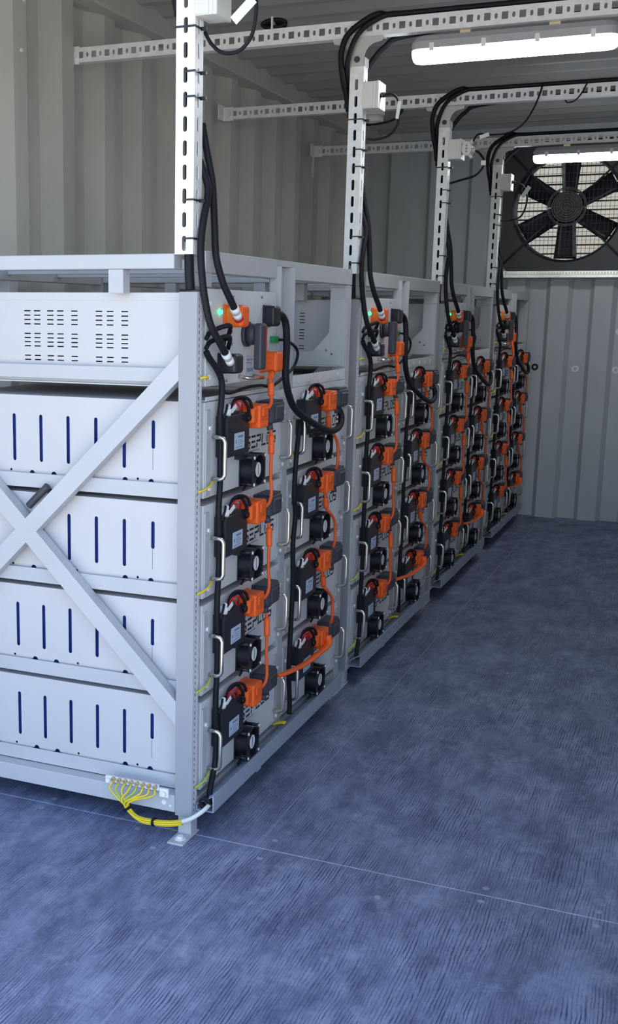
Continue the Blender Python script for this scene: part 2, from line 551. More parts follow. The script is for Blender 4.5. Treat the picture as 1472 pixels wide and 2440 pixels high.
for r in (0.018, 0.032, 0.046, 0.060, 0.074, 0.088, 0.104, 0.112):
    b.tube([(FC[0] + r * math.cos(2 * math.pi * i / 28), (YE - 0.0780), FC[1] + r * math.sin(2 * math.pi * i / 28)) for i in range(29)], 0.003, seg=4, sub=0)
for k in range(12):
    a = 2 * math.pi * k / 12
    b.tube([(FC[0] + 0.012 * math.cos(a), (YE - 0.0750), FC[1] + 0.012 * math.sin(a)), (FC[0] + 0.112 * math.cos(a), (YE - 0.0750), FC[1] + 0.112 * math.sin(a))], 0.003, seg=4, sub=0)
part('hub_grille', b, 'wire', fan)
for (sx, sz) in ((-1, -1), (1, -1), (-1, 1), (1, 1)):
    b = MB()
    b.tube([(FC[0] + sx * 0.09, (YE - 0.0700), FC[1] + sz * 0.07), (FC[0] + sx * 0.362, (YE - 0.0680), FC[1] + sz * 0.335)], 0.006, seg=6, sub=0)
    part('motor_strut', b, 'fandark', fan)
b = MB()
k = -0.316
while k < 0.317:
    L = math.sqrt(max(0.0, 0.326 ** 2 - k * k))
    if L > 0.03:
        b.tube([(FC[0] + k, (YE - 0.0620), FC[1] - L), (FC[0] + k, (YE - 0.0620), FC[1] + L)], 0.0011, seg=4, sub=0)
        if round(k / 0.0243) % 2 == 0:
            b.tube([(FC[0] - L, (YE - 0.0605), FC[1] + k), (FC[0] + L, (YE - 0.0605), FC[1] + k)], 0.0011, seg=4, sub=0)
    k += 0.0243
part('wire_guard', b, 'wire', fan)
shut = thing('louver_shutter', 'pale louvered shutter behind the blades of the end wall fan', 'shutter', (FC[0], (YE + 0.0900), 1.51))
b = MB()
for s in (-1, 1):
    b.box(FC[0] + s * 0.38 - 0.012, FC[0] + s * 0.38 + 0.012, (YE + 0.0550), (YE + 0.1300), 1.515, 2.295)
b.box(FC[0] - 0.38, FC[0] + 0.38, (YE + 0.0550), (YE + 0.1300), 1.505, 1.522)
b.box(FC[0] - 0.38, FC[0] + 0.38, (YE + 0.0550), (YE + 0.1300), 2.29, 2.305)
part('shutter_frame', b, 'fandark', shut)
nz = 15
for i in range(nz):
    z = 1.532 + i * 0.0515
    b = MB()
    b.prism([(0, -0.001), (0.052, 0.0035), (0.052, 0.009), (0.002, 0.0085), (0, 0.0085)], lambda u, v, w, z=z: (FC[0] - 0.368 + w, YE + 0.066 + u, z + v), 0.736)
    part('slat', b, 'fandark', shut)
b = MB(); b.box(-6, 7, YE + 4.0, YE + 4.2, -0.30, 3.6)
struct('wall_outside', b, 'louver')

# ================================================================== ceiling rails, lamps
def rail_mesh(x0, x1, y0, front=True):
    b = MB()
    holes = []
    x = x0 + 0.05
    while x < x1 - 0.03:
        holes.append(rect(x - 0.0095, x + 0.0095, 0.014, 0.035))
        holes.append(stadium(x + 0.0257, 0.0245, 0.009, 0.016, 4))
        x += 0.0513
    b.plate(rect(x0, x1, 0.0, 0.049), holes, on_y(y0), 0.0025)
    b.box(x0, x1, y0 + 0.0025, y0 + 0.036, 0.0, 0.0025)
    b.box(x0, x1, y0 + 0.0025, y0 + 0.012, 0.0465, 0.049)
    b.box(x0, x1, y0 + 0.026, y0 + 0.036, 0.0025, 0.010)
    return b
ZR = 2.112
RAILW = ['over the nearest rack, above the picture edge', 'with the first lamp hanging under it', 'with a round smoke detector under it', 'in front of the end wall fan, farthest one']
for k in range(4):
    xl = (-1.075, -1.075, -1.025, -1.025)[k]
    b = rail_mesh(xl, XR - 0.01, 0.0)
    r = thing('ceiling_rail', 'slotted galvanised ceiling rail ' + RAILW[k], 'rail', (xl, k * W, ZR), 'ceiling strut rails')
    for v in b.bm.verts:
        v.co += Vector((0, k * W, ZR))
    part('channel', b, 'galv', r)
    b = MB()
    b.box(xl - 0.003, xl + 0.045, k * W - 0.004, k * W - 0.0005, ZR - 0.006, ZR + 0.053, bevel=0.001)
    b.box(xl - 0.006, xl - 0.001, k * W - 0.06, k * W, ZR - 0.006, ZR + 0.06, bevel=0.001)
    if k == 3:
        b.box(xl - 0.006, xl - 0.001, k * W - 0.02, k * W + 0.005, ZR - 0.11, ZR)
    br = part('wall_bracket', b, 'galv', r)
    b = MB(); b.cyl((xl + 0.024, k * W - 0.004, ZR + 0.024), (xl + 0.024, k * W - 0.012, ZR + 0.024), 0.011, seg=8)
    part('bolt', b, 'galv', br)

def batten(x0, x1, y, label):
    r = thing('batten_lamp', label, 'lamp', ((x0 + x1) / 2, y, 2.028), 'ceiling batten lamps')
    def cap(z, d, e):
        # rounded-end outline in plan, half depth d, ends drawn in by e
        o = []
        for i in range(9):
            a = -math.pi / 2 + math.pi * i / 8
            o.append((x1 - e - 0.032 + 0.032 * math.cos(a), y + d * math.sin(a), z))
        for i in range(9):
            a = math.pi / 2 + math.pi * i / 8
            o.append((x0 + e + 0.032 + 0.032 * math.cos(a), y + d * math.sin(a), z))
        return o
    b = MB(); b.rings([cap(2.062, 0.047, 0.0), cap(2.084, 0.047, 0.0), cap(2.100, 0.036, 0.012)], smooth=False)
    part('lamp_body', b, 'lampbody', r)
    b = MB(); b.rings([cap(2.028, 0.022, 0.012), cap(2.034, 0.036, 0.005), cap(2.046, 0.043, 0.001), cap(2.0615, 0.045, 0.0)])
    part('diffuser', b, 'lamp', r, 'glowing white diffuser')
    for i in range(4):
        xx = x0 + 0.07 + (x1 - x0 - 0.14) * i / 3
        b = MB(); b.box(xx - 0.007, xx + 0.007, y - 0.050, y - 0.044, 2.054, 2.078, bevel=0.001)
        part('clip', b, 'galv', r)
    for xx in (x0 + (x1 - x0) * 0.27, x0 + (x1 - x0) * 0.70):
        b = MB(); b.box(xx - 0.016, xx + 0.016, y - 0.020, y - 0.017, 2.099, 2.1115); b.box(xx - 0.016, xx + 0.016, y - 0.02, y + 0.02, 2.1005, 2.1025)
        part('hanger', b, 'brass', r)
    return r
batten(0.128, 0.735, 1.345, 'lit white batten lamp under the first visible rail, the larger one')
batten(0.138, 0.745, 3.925, 'lit white batten lamp in front of the end wall fan')

# smoke detector and tied coil
DX, DY = -0.342, 2.618
d = thing('smoke_detector', 'round white smoke detector under the middle ceiling rail', 'detector', (DX, DY, 2.054))
b = MB(); b.cyl((DX, DY, 2.1115), (DX, DY, 2.092), 0.046, seg=24)
part('mount_plate', b, 'cream', d)
b = MB(); b.cyl((DX, DY, 2.092), (DX, DY, 2.064), 0.042, 0.039, seg=24); b.cyl((DX, DY, 2.064), (DX, DY, 2.054), 0.030, 0.02, seg=24)
part('sensor_head', b, 'cream', d)
b = MB(); b.tube([(DX - 0.035, DY - 0.02, 2.07), (DX - 0.02, DY - 0.045, 2.052), (DX + 0.03, DY - 0.055, 2.050), (DX + 0.09, DY - 0.045, 2.062), (DX + 0.12, DY - 0.02, 2.09), (DX + 0.125, DY - 0.01, 2.11)], 0.005, seg=6)
single('cable', b, 'matblack', 'thin black cable drooping from the smoke detector to the rail', 'cable', (DX, DY - 0.05, 2.05))
coil = thing('cable_coil', 'flat coil of black cable tied on top of the first visible rail', 'cable', (-0.318, 1.315, 2.161))
for i in range(3):
    b = MB()
    b.tube([(-0.318 + (0.040 - 0.004 * i) * math.cos(a), 1.308 + 0.012 * i, 2.178 + (0.012 - 0.002 * i) * math.sin(a)) for a in [2 * math.pi * j / 20 for j in range(21)]], 0.0065, seg=6, sub=0)
    part('loop', b, 'matblack', coil)
b = MB(); b.box(-0.324, -0.318, 1.295, 1.342, 2.157, 2.198, bevel=0.001)
part('cable_tie', b, 'whitep', coil, 'white tie')

# ================================================================== racks, battery modules, switch boxes
UNIT = []        # every top-level thing of one rack bay, copied along the row afterwards
GR = '{r} rack'
Z0 = [0.106 + 0.243 * r for r in range(4)]
ROWN = ['bottom', 'second lowest', 'second highest', 'top']
COLN = ['near column', 'far column']
COLP = 0.585

def handle(y, z0, z1, x0=0.004, xd=0.036, r=0.0052, axis='z'):
    b = MB()
    q = 0.012
    b.tube([(x0, y, z1), (xd - q, y, z1), (xd - q * 0.3, y, z1 - q * 0.3), (xd, y, z1 - q), (xd, y, z0 + q), (xd - q * 0.3, y, z0 + q * 0.3), (xd - q, y, z0), (x0, y, z0)], r, seg=8, sub=0)
    return b

def letters(s, y0, z0, w, h, gap):
    """wide stencil capitals made of short bars, on the plane facing +x"""
    b = MB()
    t = h * 0.17
    y = y0
    def bar(u0, u1, v0, v1):
        b.prism(rect(y + u0 * w, y + u1 * w, z0 + v0 * h, z0 + v1 * h), on_x(0.0011), 0.0006)
    q = t / h
    for ch in s:
        if ch == 'S':
            bar(0.05, 1, 1 - q, 1); bar(0, 0.18, 0.55, 1 - q * 1.3); bar(0.05, 0.95, 0.5 - q / 2, 0.5 + q / 2); bar(0.82, 1, q * 1.3, 0.45); bar(0, 0.95, 0, q)
        elif ch == 'E':
            bar(0.08, 1, 1 - q, 1); bar(0.08, 0.92, 0.5 - q / 2, 0.5 + q / 2); bar(0.08, 1, 0, q)
        elif ch == 'P':
            bar(0.05, 1, 1 - q, 1); bar(0.82, 1, 0.5, 1 - q * 1.3); bar(0.05, 0.95, 0.5 - q / 2, 0.5 + q / 2); bar(0.05, 0.22, 0, 0.34)
        elif ch == 'L':
            bar(0.05, 0.22, q * 1.4, 1); bar(0.05, 1, 0, q)
        elif ch == 'O':
            bar(0.1, 0.9, 1 - q, 1); bar(0.1, 0.9, 0, q); bar(0, 0.16, q * 1.4, 1 - q * 1.4); bar(0.84, 1, q * 1.4, 1 - q * 1.4)
        y += w + gap
    return b

def plug(b, x1, y0, y1, z0, z1, bev=0.006):
    b.box(0.001, x1, y0, y1, z0, z1, bevel=bev, seg=3)
    b.box(0.001, 0.008, y0 - 0.002, y1 + 0.002, z0 - 0.002, z1 + 0.002, bevel=0.002)
    return b

def make_module():
    z = Z0[3]
    ya, yb = 0.047, 0.587
    t = thing('battery_module', '', 'battery', (-0.30, (ya + yb) / 2, z), 'battery modules in the rack row')
    b = MB()
    xb = -0.70
    b.box(xb, -0.002, ya, yb, z, z + 0.0015); b.box(xb, -0.002, ya, yb, z + 0.2235, z + 0.225)
    b.box(xb, xb + 0.0015, ya, yb, z + 0.0015, z + 0.2235); b.box(xb, -0.002, yb - 0.0015, yb, z + 0.0015, z + 0.2235)
    part('case', b, 'case', t)
    b = MB()
    holes = [stadium(-0.131, z + 0.1445, 0.0095, 0.068), rect(-0.1325, -0.1313, z + 0.060, z + 0.108)]
    for i in range(1, 8):
        holes.append(stadium(-0.131 - 0.0775 * i, z + 0.119, 0.0095, 0.118))
    for hx in (-0.172, -0.342, -0.53):
        holes.append(circle(hx, z + 0.036, 0.0033, 8))
    for hx in (-0.136, -0.206, -0.405, -0.468, -0.59):
        dome = [(hx + 0.0075 * math.cos(math.pi * k / 6), z + 0.0305 + 0.0075 * math.sin(math.pi * k / 6)) for k in range(7)]
        holes.append([(hx - 0.015, z + 0.021), (hx + 0.015, z + 0.021), (hx + 0.015, z + 0.0285)] + dome + [(hx - 0.015, z + 0.0285)])
    b.plate(rect(xb, -0.002, z + 0.0015, z + 0.2235), holes, on_y(ya), 0.0015)
    part('side_panel', b, 'case', t)
    b = MB(); b.box(xb + 0.03, -0.03, ya + 0.012, yb - 0.015, z + 0.008, z + 0.215, bevel=0.003)
    part('cell_block', b, 'navy', t, 'navy blue cell pack behind the slots')
    b = MB(); b.box(-0.002, 0.001, ya, yb, z, z + 0.225)
    part('front_panel', b, 'panel', t)
    for (e0, e1) in ((ya, ya + 0.026), (yb - 0.030, yb)):
        b = MB(); b.box(0.001, 0.006, e0, e1, z + 0.006, z + 0.208, bevel=0.001)
        e = part('ear', b, 'paint', t)
        for zz in (z + 0.022, z + 0.165):
            b = MB(); b.cyl((0.006, (e0 + e1) / 2 + 0.004, zz), (0.0105, (e0 + e1) / 2 + 0.004, zz), 0.0055, seg=8)
            part('screw', b, 'galv', e)
    for hy in (0.09, 0.56):
        part('handle', handle(hy, z + 0.042, z + 0.142), 'chrome', t, 'bright steel handle')
    # controller box
    b = MB()
    b.box(0.001, 0.032, 0.113, 0.256, z + 0.090, z + 0.190, bevel=0.002)
    b.box(0.001, 0.020, 0.236, 0.256, z + 0.072, z + 0.090)
    b.box(0.004, 0.030, 0.150, 0.200, z + 0.190, z + 0.197, bevel=0.001)
    b.box(0.0315, 0.0335, 0.118, 0.130, z + 0.178, z + 0.186); b.box(0.0315, 0.0335, 0.240, 0.252, z + 0.178, z + 0.186)
    cb = part('controller', b, 'black', t, 'black control box')
    b = MB(); b.box(0.032, 0.0326, 0.157, 0.222, z + 0.105, z + 0.145)
    st = part('sticker', b, 'sticker', cb, 'pale blue sticker')
    b = MB()
    for (u0, u1, v0, v1) in ((0.180, 0.212, 0.133, 0.138), (0.164, 0.170, 0.120, 0.128), (0.180, 0.205, 0.126, 0.1275), (0.180, 0.214, 0.121, 0.1225), (0.182, 0.206, 0.116, 0.1175), (0.164, 0.214, 0.1095, 0.111)):
        b.box(0.0326, 0.0329, u0, u1, z + v0, z + v1)
    part('print', b, 'inkgrey', st)
    b = MB(); b.cyl((0.020, 0.130, z + 0.190), (0.024, 0.134, z + 0.207), 0.011, seg=10); b.cyl((0.024, 0.134, z + 0.207), (0.026, 0.130, z + 0.214), 0.006, seg=8)
    part('signal_plug', b, 'paper', cb, 'white signal plug')
    b = MB()
    b.tube([(0.018, 0.175, z + 0.196), (0.022, 0.178, z + 0.214), (0.030, 0.192, z + 0.221), (0.034, 0.205, z + 0.212), (0.030, 0.214, z + 0.196)], 0.0024, seg=6)
    b.tube([(0.024, 0.165, z + 0.196), (0.027, 0.168, z + 0.211), (0.032, 0.178, z + 0.214), (0.034, 0.188, z + 0.200)], 0.0024, seg=6)
    part('red_lead', b, 'red', cb, 'short red leads')
    b = MB()
    b.tube([(0.012, 0.180, z + 0.196), (0.018, 0.190, z + 0.222), (0.026, 0.215, z + 0.229), (0.036, 0.240, z + 0.220), (0.040, 0.250, z + 0.200)], 0.0042, seg=6)
    b.tube([(0.008, 0.195, z + 0.196), (0.014, 0.205, z + 0.216), (0.024, 0.225, z + 0.222), (0.034, 0.236, z + 0.205), (0.034, 0.246, z + 0.188)], 0.0042, seg=6)
    part('black_lead', b, 'matblack', cb)
    b = MB(); b.tube([(0.024, 0.128, z + 0.212), (0.028, 0.118, z + 0.216), (0.030, 0.108, z + 0.205), (0.026, 0.100, z + 0.185)], 0.003, seg=6)
    part('signal_lead', b, 'matblack', cb)
    b = MB(); b.obox((0.034, 0.146, z + 0.206), (0.2, 0.8, 0.6), (0, -0.6, 0.8), (1, 0, -0.1), 0.011, 0.0055, 0.0008)
    part('wire_tag', b, 'paper', cb, 'white wire tag')
    # cooling fan
    f0, f1, g0, g1 = 0.268, 0.354, z + 0.001, z + 0.079
    fc, gc = (f0 + f1) / 2, (g0 + g1) / 2
    b = MB()
    b.plate(rect(f0, f1, g0, g1), [circle(fc, gc, 0.0385, 20)], on_x(0.037), 0.003)
    b.plate(rect(f0, f1, g0, g1), [circle(fc, gc, 0.0385, 20)], on_x(0.001), 0.003)
    b.rings([[(x, fc + 0.0395 * math.cos(2 * math.pi * i / 20), gc + 0.0395 * math.sin(2 * math.pi * i / 20)) for i in range(20)] for x in (0.004, 0.037)], caps=False)
    for (c0, c1) in ((f0 + 0.005, g0 + 0.005), (f1 - 0.005, g0 + 0.005), (f0 + 0.005, g1 - 0.005), (f1 - 0.005, g1 - 0.005)):
        b.cyl((0.004, c0, c1), (0.037, c0, c1), 0.005, seg=8)
    fn = part('cooling_fan', b, 'black', t, 'small square black fan')
    b = MB()
    b.cyl((0.010, fc, gc), (0.0365, fc, gc), 0.0205, seg=18)
    for k in range(7):
        a = 2 * math.pi * k / 7
        ca, sa = math.cos(a), math.sin(a)
        b.rings([[(0.016 + dx, fc + r * ca - w * sa, gc + r * sa + w * ca) for dx, w in ((0, -0.008), (0.014, 0.008), (0.0155, 0.008), (0.0015, -0.008))] for r in (0.019, 0.0375)], smooth=False)
    part('impeller', b, 'black', fn)
    b = MB(); b.cyl((0.0366, fc, gc), (0.0374, fc, gc), 0.0185, seg=18)
    hb = part('hub_sticker', b, 'paper', fn, 'white hub sticker')
    b = MB(); b.box(0.0374, 0.0377, fc - 0.0025, fc + 0.0025, gc - 0.014, gc + 0.014)
    for (c0, c1) in ((f0 + 0.005, g0 + 0.005), (f1 - 0.005, g0 + 0.005), (f0 + 0.005, g1 - 0.005), (f1 - 0.005, g1 - 0.005)):
        b2 = MB(); b2.cyl((0.040, c0, c1), (0.0425, c0, c1), 0.0042, seg=8)
        part('screw', b2, 'galv', fn)
    part('hub_print', b, 'inkgrey', fn)
    b = MB(); b.tube([(0.020, f0 - 0.001, g0 + 0.004), (0.022, f0 - 0.010, g0 + 0.000), (0.020, f0 - 0.018, g0 - 0.006)], 0.003, seg=6)
    part('fan_lead', b, 'matblack', fn)
    # power connectors
    b = MB()
    plug(b, 0.052, 0.277, 0.340, z + 0.147, z + 0.206, 0.005)
    b.box(0.012, 0.046, 0.247, 0.280, z + 0.160, z + 0.201, bevel=0.005)
    for i in range(4):
        b.box(0.051, 0.0535, 0.284 + 0.013 * i, 0.290 + 0.013 * i, z + 0.150, z + 0.164, bevel=0.001)
    b.box(0.046, 0.055, 0.292, 0.328, z + 0.176, z + 0.199, bevel=0.002)
    oc = part('orange_connector', b, 'orange', t, 'orange power plug')
    b = MB(); b.rings([[(0.030 + r * math.cos(2 * math.pi * i / 14), y, z + 0.178 + r * math.sin(2 * math.pi * i / 14)) for i in range(14)] for r, y in ((0.0095, 0.250), (0.0125, 0.243), (0.0125, 0.236), (0.0085, 0.236), (0.0085, 0.246))], caps=False)
    part('lock_ring', b, 'matblack', oc)
    b = MB()
    plug(b, 0.050, 0.375, 0.468, z + 0.149, z + 0.206, 0.010)
    b.box(0.040, 0.054, 0.392, 0.452, z + 0.158, z + 0.196, bevel=0.004)
    b.box(0.010, 0.046, 0.380, 0.462, z + 0.205, z + 0.2085, bevel=0.001)
    b.cyl((0.036, 0.386, z + 0.150), (0.040, 0.384, z + 0.134), 0.0085, seg=12)
    part('black_connector', b, 'charcoal', t, 'charcoal power plug')
    lg = letters('SEPLOS', 0.312, z + 0.087, 0.0315, 0.033, 0.0062)
    part('logo', lg, 'ink', t, 'black lettering')
    b = MB(); b.box(0.001, 0.0016, 0.305, 0.410, z + 0.0795, z + 0.0815)
    part('small_print', b, 'inkgrey', t)
    return t

ALLKIDS = {}
def reg_kids():
    ALLKIDS.clear()
    for o in bpy.data.objects:
        if o.parent:
            ALLKIDS.setdefault(o.parent.name, []).append(o)

mod = make_module()
reg_kids()
mods = []
for c in range(2):
    for r in range(4):
        o = mod if (c == 0 and r == 3) else copy_tree(mod, ALLKIDS)
        o.location = (-0.30, 0.317 + COLP * c, Z0[r])
        lb = ROWN[r] + ' white battery module in the ' + COLN[c] + ' of the {r} rack'
        tag(o, lb, 'battery', 'battery modules in the rack row')
        UNIT.append(o)

# ---- rack frame
rk = thing('battery_rack', '{r} light grey steel rack frame holding eight battery modules', 'rack', (-0.46, 0.6, 0.0), 'battery racks in the row')
UNIT.append(rk)
XB = -0.92     # rear of the rack
YL = 1.215     # far end of the rack
b = MB()
b.box(-0.045, 0.0, 0.0, 0.0025, 0.05, 1.31, bevel=0.0006)
b.box(-0.045, -0.0425, 0.0025, 0.035, 0.05, 1.31)
part('perforated_post', b, 'postgrey', rk)
b = MB()
b.box(-0.0025, 0.0, 0.0025, 0.0105, 0.05, 1.31); b.box(-0.0025, 0.0, 0.0200, 0.0305, 0.05, 1.31)
for i in range(85):
    zz = 0.062 + 0.0148 * i
    b.box(-0.0025, 0.0, 0.0105, 0.0200, 0.05 if i == 0 else zz - 0.0073, zz if i < 84 else 1.31)
part('mounting_strip', b, 'panel', rk, 'strip of square mounting holes')
b = MB(); b.box(-0.0420, -0.031, 0.005, 0.0415, 0.05, 1.30); b.box(-0.038, -0.003, 0.004, 0.0415, 0.0005, 0.052, bevel=0.001); b.box(-0.031, -0.006, 0.039, 0.0415, 0.052, 1.30)
part('leg', b, 'paint', rk)
b = MB(); b.box(-0.040, -0.002, 0.047, 0.085, 1.322, 1.354, bevel=0.001)
part('corner_stub', b, 'paint', rk)
for (fx, fy, s) in ((-0.0175, -0.028, 1), (-0.0175, YL - 0.005, -1), (XB + 0.0225, -0.028, 1), (XB + 0.0225, YL - 0.005, -1)):
    b = MB()
    if s < 0:
        b.box(fx - 0.022, fx + 0.020, 1.17, YL + 0.02, 0.0, 0.005, bevel=0.001)
        part('foot_plate', b, 'paint', rk)
        continue
    b.box(fx - 0.022, fx + 0.020, min(fy - 0.028 * s, fy + 0.07 * s), max(fy - 0.028 * s, fy + 0.07 * s), 0.0, 0.005, bevel=0.001)
    fp = part('foot_plate', b, 'paint', rk)
    b = MB(); b.cyl((fx, fy, 0.005), (fx, fy, 0.0065), 0.014, seg=16); b.cyl((fx, fy, 0.0065), (fx, fy, 0.013), 0.0085, seg=6)
    part('anchor_bolt', b, 'galv', fp)
for (x0, x1, y0, y1, z1) in ((-0.045, 0.0, 1.1735, YL, 1.352), (XB, XB + 0.045, 0.0, 0.042, 1.40), (XB, XB + 0.045, 1.1735, YL, 1.40)):
    b = MB(); b.box(x0, x1, y0, y1, 0.0, z1, bevel=0.0015)
    part('post', b, 'paint', rk)
b = MB(); b.box(-0.030, 0.002, 0.5885, 0.6305, 0.09, 1.061, bevel=0.001)
part('middle_post', b, 'paint', rk)
b = MB()
b.box(-0.022, -0.0195, 0.519, 0.631, 1.0615, 1.385); b.box(-0.022, 0.012, 0.519, 0.5215, 1.0615, 1.385); b.box(-0.022, 0.012, 0.6285, 0.631, 1.0615, 1.385)
part('middle_channel', b, 'paint', rk)
b = MB(); b.box(XB, XB + 0.04, 0.595, 0.64, 0.0, 1.36, bevel=0.001)
part('middle_post', b, 'paint', rk)
# top frame
b = MB(); b.box(-0.045, -0.0225, 0.046, 1.172, 1.354, 1.402, bevel=0.0015); b.box(-0.0225, -0.0005, 0.046, 0.5185, 1.354, 1.402, bevel=0.0015); b.box(-0.0225, -0.0005, 0.6315, 1.172, 1.354, 1.402, bevel=0.0015); b.box(-0.0225, 0.0, 1.172, YL, 1.354, 1.402); b.box(-0.0225, -0.0005, 0.5185, 0.6315, 1.386, 1.402)
part('top_rail', b, 'paint', rk)
b = MB(); b.box(XB + 0.0, XB + 0.045, 0.043, 1.171, 1.354, 1.402, bevel=0.0015)
part('top_rail', b, 'paint', rk)
b = MB(); b.box(XB + 0.046, -0.058, 0.0, 0.045, 1.361, 1.394, bevel=0.0015)
part('top_rail', b, 'paint', rk)
b = MB(); b.box(XB + 0.046, -0.046, 1.172, YL, 1.361, 1.400, bevel=0.0015)
part('top_rail', b, 'paint', rk)
for yy in (0.30, 0.59, 0.88):
    b = MB(); b.box(XB + 0.046, -0.046, yy - 0.012, yy + 0.012, 1.370, 1.394, bevel=0.001)
    part('top_crossbar', b, 'paint', rk)
b = MB(); b.box(-0.228, -0.189, 0.004, 0.040, 1.306, 1.361, bevel=0.0015)
part('top_stub', b, 'paint', rk)
for xx in (-0.62, -0.30):
    b = MB(); b.box(xx - 0.02, xx + 0.02, 1.178, 1.212, 1.136, 1.361, bevel=0.001)
    part('end_strut', b, 'paint', rk)
# base frame
b = MB(); b.box(XB + 0.046, -0.046, 0.0, 0.04, 0.056, 0.100, bevel=0.0015)
bs = part('base_rail', b, 'paint', rk)
b = MB(); b.cyl((-0.075, -0.001, 0.078), (-0.075, 0.002, 0.078), 0.006, seg=10); b.cyl((-0.058, -0.0008, 0.072), (-0.058, 0.002, 0.072), 0.003, seg=8)
part('earth_mark', b, 'galv', bs)
b = MB(); b.box(-0.042, -0.002, 0.043, 1.171, 0.045, 0.088, bevel=0.0015)
part('base_rail', b, 'paint', rk)
b = MB(); b.box(XB + 0.002, XB + 0.043, 0.043, 1.171, 0.045, 0.088, bevel=0.0015)
part('base_rail', b, 'paint', rk)
b = MB(); b.box(XB + 0.046, -0.046, 1.174, YL - 0.002, 0.056, 0.100, bevel=0.0015)
part('base_rail', b, 'paint', rk)
# module rails
for r in range(4):
    z = Z0[r]
    b = MB()
    b.box(XB + 0.046, -0.0465, 0.0362, 0.0400, z - 0.004, z + 0.032, bevel=0.0008)
    b.box(XB + 0.046, -0.0465, 0.0400, 0.075, z - 0.004, z - 0.0005)
    part('module_rail', b, 'paint', rk)
    for (y0, y1) in ((0.565, 0.588), (0.632, 0.66), (1.150, 1.171)):
        b = MB(); b.box(XB + 0.046, -0.046, y0, y1, z - 0.004, z - 0.0005)
        part('module_rail', b, 'paint', rk)
b = MB(); b.box(XB + 0.046, -0.0465, 0.0362, 0.0400, 1.104, 1.137, bevel=0.0008); b.box(XB + 0.046, -0.0465, 0.040, 0.075, 1.0935, 1.0965)
part('module_rail', b, 'paint', rk)
b = MB(); b.box(XB + 0.046, -0.0465, 0.490, 0.518, 1.0935, 1.0965)
part('module_rail', b, 'paint', rk)
# crossed braces on the near side
P1, P2, P3, P4 = Vector((-0.0455, 0, 1.142)), Vector((-0.8785, 0, 0.312)), Vector((-0.0455, 0, 0.312)), Vector((-0.8785, 0, 1.142))
def brace(a, c, hw, y0, y1):
    d = (c - a).normalized(); n = Vector((-d.z, 0, d.x))
    mid = (a + c) / 2
    b = MB()
    L = (c - a).length / 2
    b.obox((mid.x, (y0 + y1) / 2, mid.z), d, Vector((0, 1, 0)), n, L, (y1 - y0) / 2, hw)
    return b
def clip_x(b, x0, x1):
    g = b.bm.verts[:] + b.bm.edges[:] + b.bm.faces[:]
    bmesh.ops.bisect_plane(b.bm, geom=g, plane_co=(x1, 0, 0), plane_no=(1, 0, 0), clear_outer=True)
    g = b.bm.verts[:] + b.bm.edges[:] + b.bm.faces[:]
    bmesh.ops.bisect_plane(b.bm, geom=g, plane_co=(x0, 0, 0), plane_no=(1, 0, 0), clear_inner=True)
    bmesh.ops.holes_fill(b.bm, edges=b.bm.edges[:], sides=0)
    return b
HW = 0.0215
d1 = (P2 - P1).normalized()
part('brace', clip_x(brace(P1 - d1 * 0.05, P2 + d1 * 0.05, HW, 0.001, 0.034), -0.874, -0.0455), 'paint', rk)
CX = (P1 + P2) / 2
d2 = (P4 - P3).normalized()
for (a, c) in ((P3 - d2 * 0.05, CX - d2 * HW), (CX + d2 * HW, P4 + d2 * 0.05)):
    part('brace', clip_x(brace(a, c, HW, 0.001, 0.034), -0.874, -0.0455), 'paint', rk)
# gusset plate and blank panel of the empty far bay
b = MB()
b.plate([(-0.002, 1.352), (-0.055, 1.352), (-0.055, 1.205), (-0.108, 1.146), (-0.20, 1.142), (-0.20, 1.104), (-0.02, 1.100), (-0.002, 1.100)], [circle(-0.064, 1.150, 0.004, 8), circle(-0.045, 1.138, 0.004, 8)], on_y(1.168), 0.003)
b.box(-0.20, -0.02, 1.14, 1.168, 1.100, 1.103)
part('gusset', b, 'paint', rk)
b = MB(); b.box(-0.050, -0.002, 1.1645, 1.1675, 1.310, 1.345, bevel=0.0005)
part('gusset', b, 'paint', rk)
b = MB(); b.box(0.0, 0.002, 0.633, 1.166, 1.0615, 1.094, bevel=0.0006)
bp = part('blank_panel', b, 'panel', rk)
for i in range(5):
    b = MB(); yy = 0.70 + 0.095 * i; b.box(0.002, 0.0045, yy, yy + 0.016, 1.071, 1.084, bevel=0.0008)
    part('punched_tab', b, 'panel', bp)
b = MB(); b.box(0.0, 0.002, 0.05, 0.517, 1.062, 1.072, bevel=0.0006); b.box(-0.05, 0.0, 0.05, 0.517, 1.062, 1.064)
part('shelf_lip', b, 'panel', rk)

# ---- switch box above the near column
sb = thing('switch_box', 'grey high voltage switch box with rotary handle atop the {r} rack', 'switch box', (-0.30, 0.283, 1.097), 'high voltage switch boxes')
UNIT.append(sb)
b = MB()
b.box(-0.72, -0.002, 0.049, 0.516, 1.097, 1.0985); b.box(-0.72, -0.002, 0.049, 0.516, 1.3075, 1.309)
b.box(-0.72, -0.7185, 0.049, 0.516, 1.0985, 1.3075); b.box(-0.72, -0.002, 0.5145, 0.516, 1.0985, 1.3075)
b.box(-0.72, -0.002, 0.0475, 0.049, 1.291, 1.309)
part('case', b, 'case', sb)
b = MB()
vz = [1.265, 1.2545, 1.244, 1.2335, 1.2105, 1.2005, 1.1905, 1.1805, 1.1575, 1.1475]
holes = [rect(cx - 0.009, cx + 0.009, zz - 0.0014, zz + 0.0014) for cx in (-0.476, -0.448, -0.411, -0.383, -0.344, -0.277, -0.247, -0.208) for zz in vz]
holes.append(circle(-0.43, 1.3, 0.002, 6))
b.plate(rect(-0.72, -0.002, 1.0985, 1.3075), holes[:-1], on_y(0.049), 0.0015)
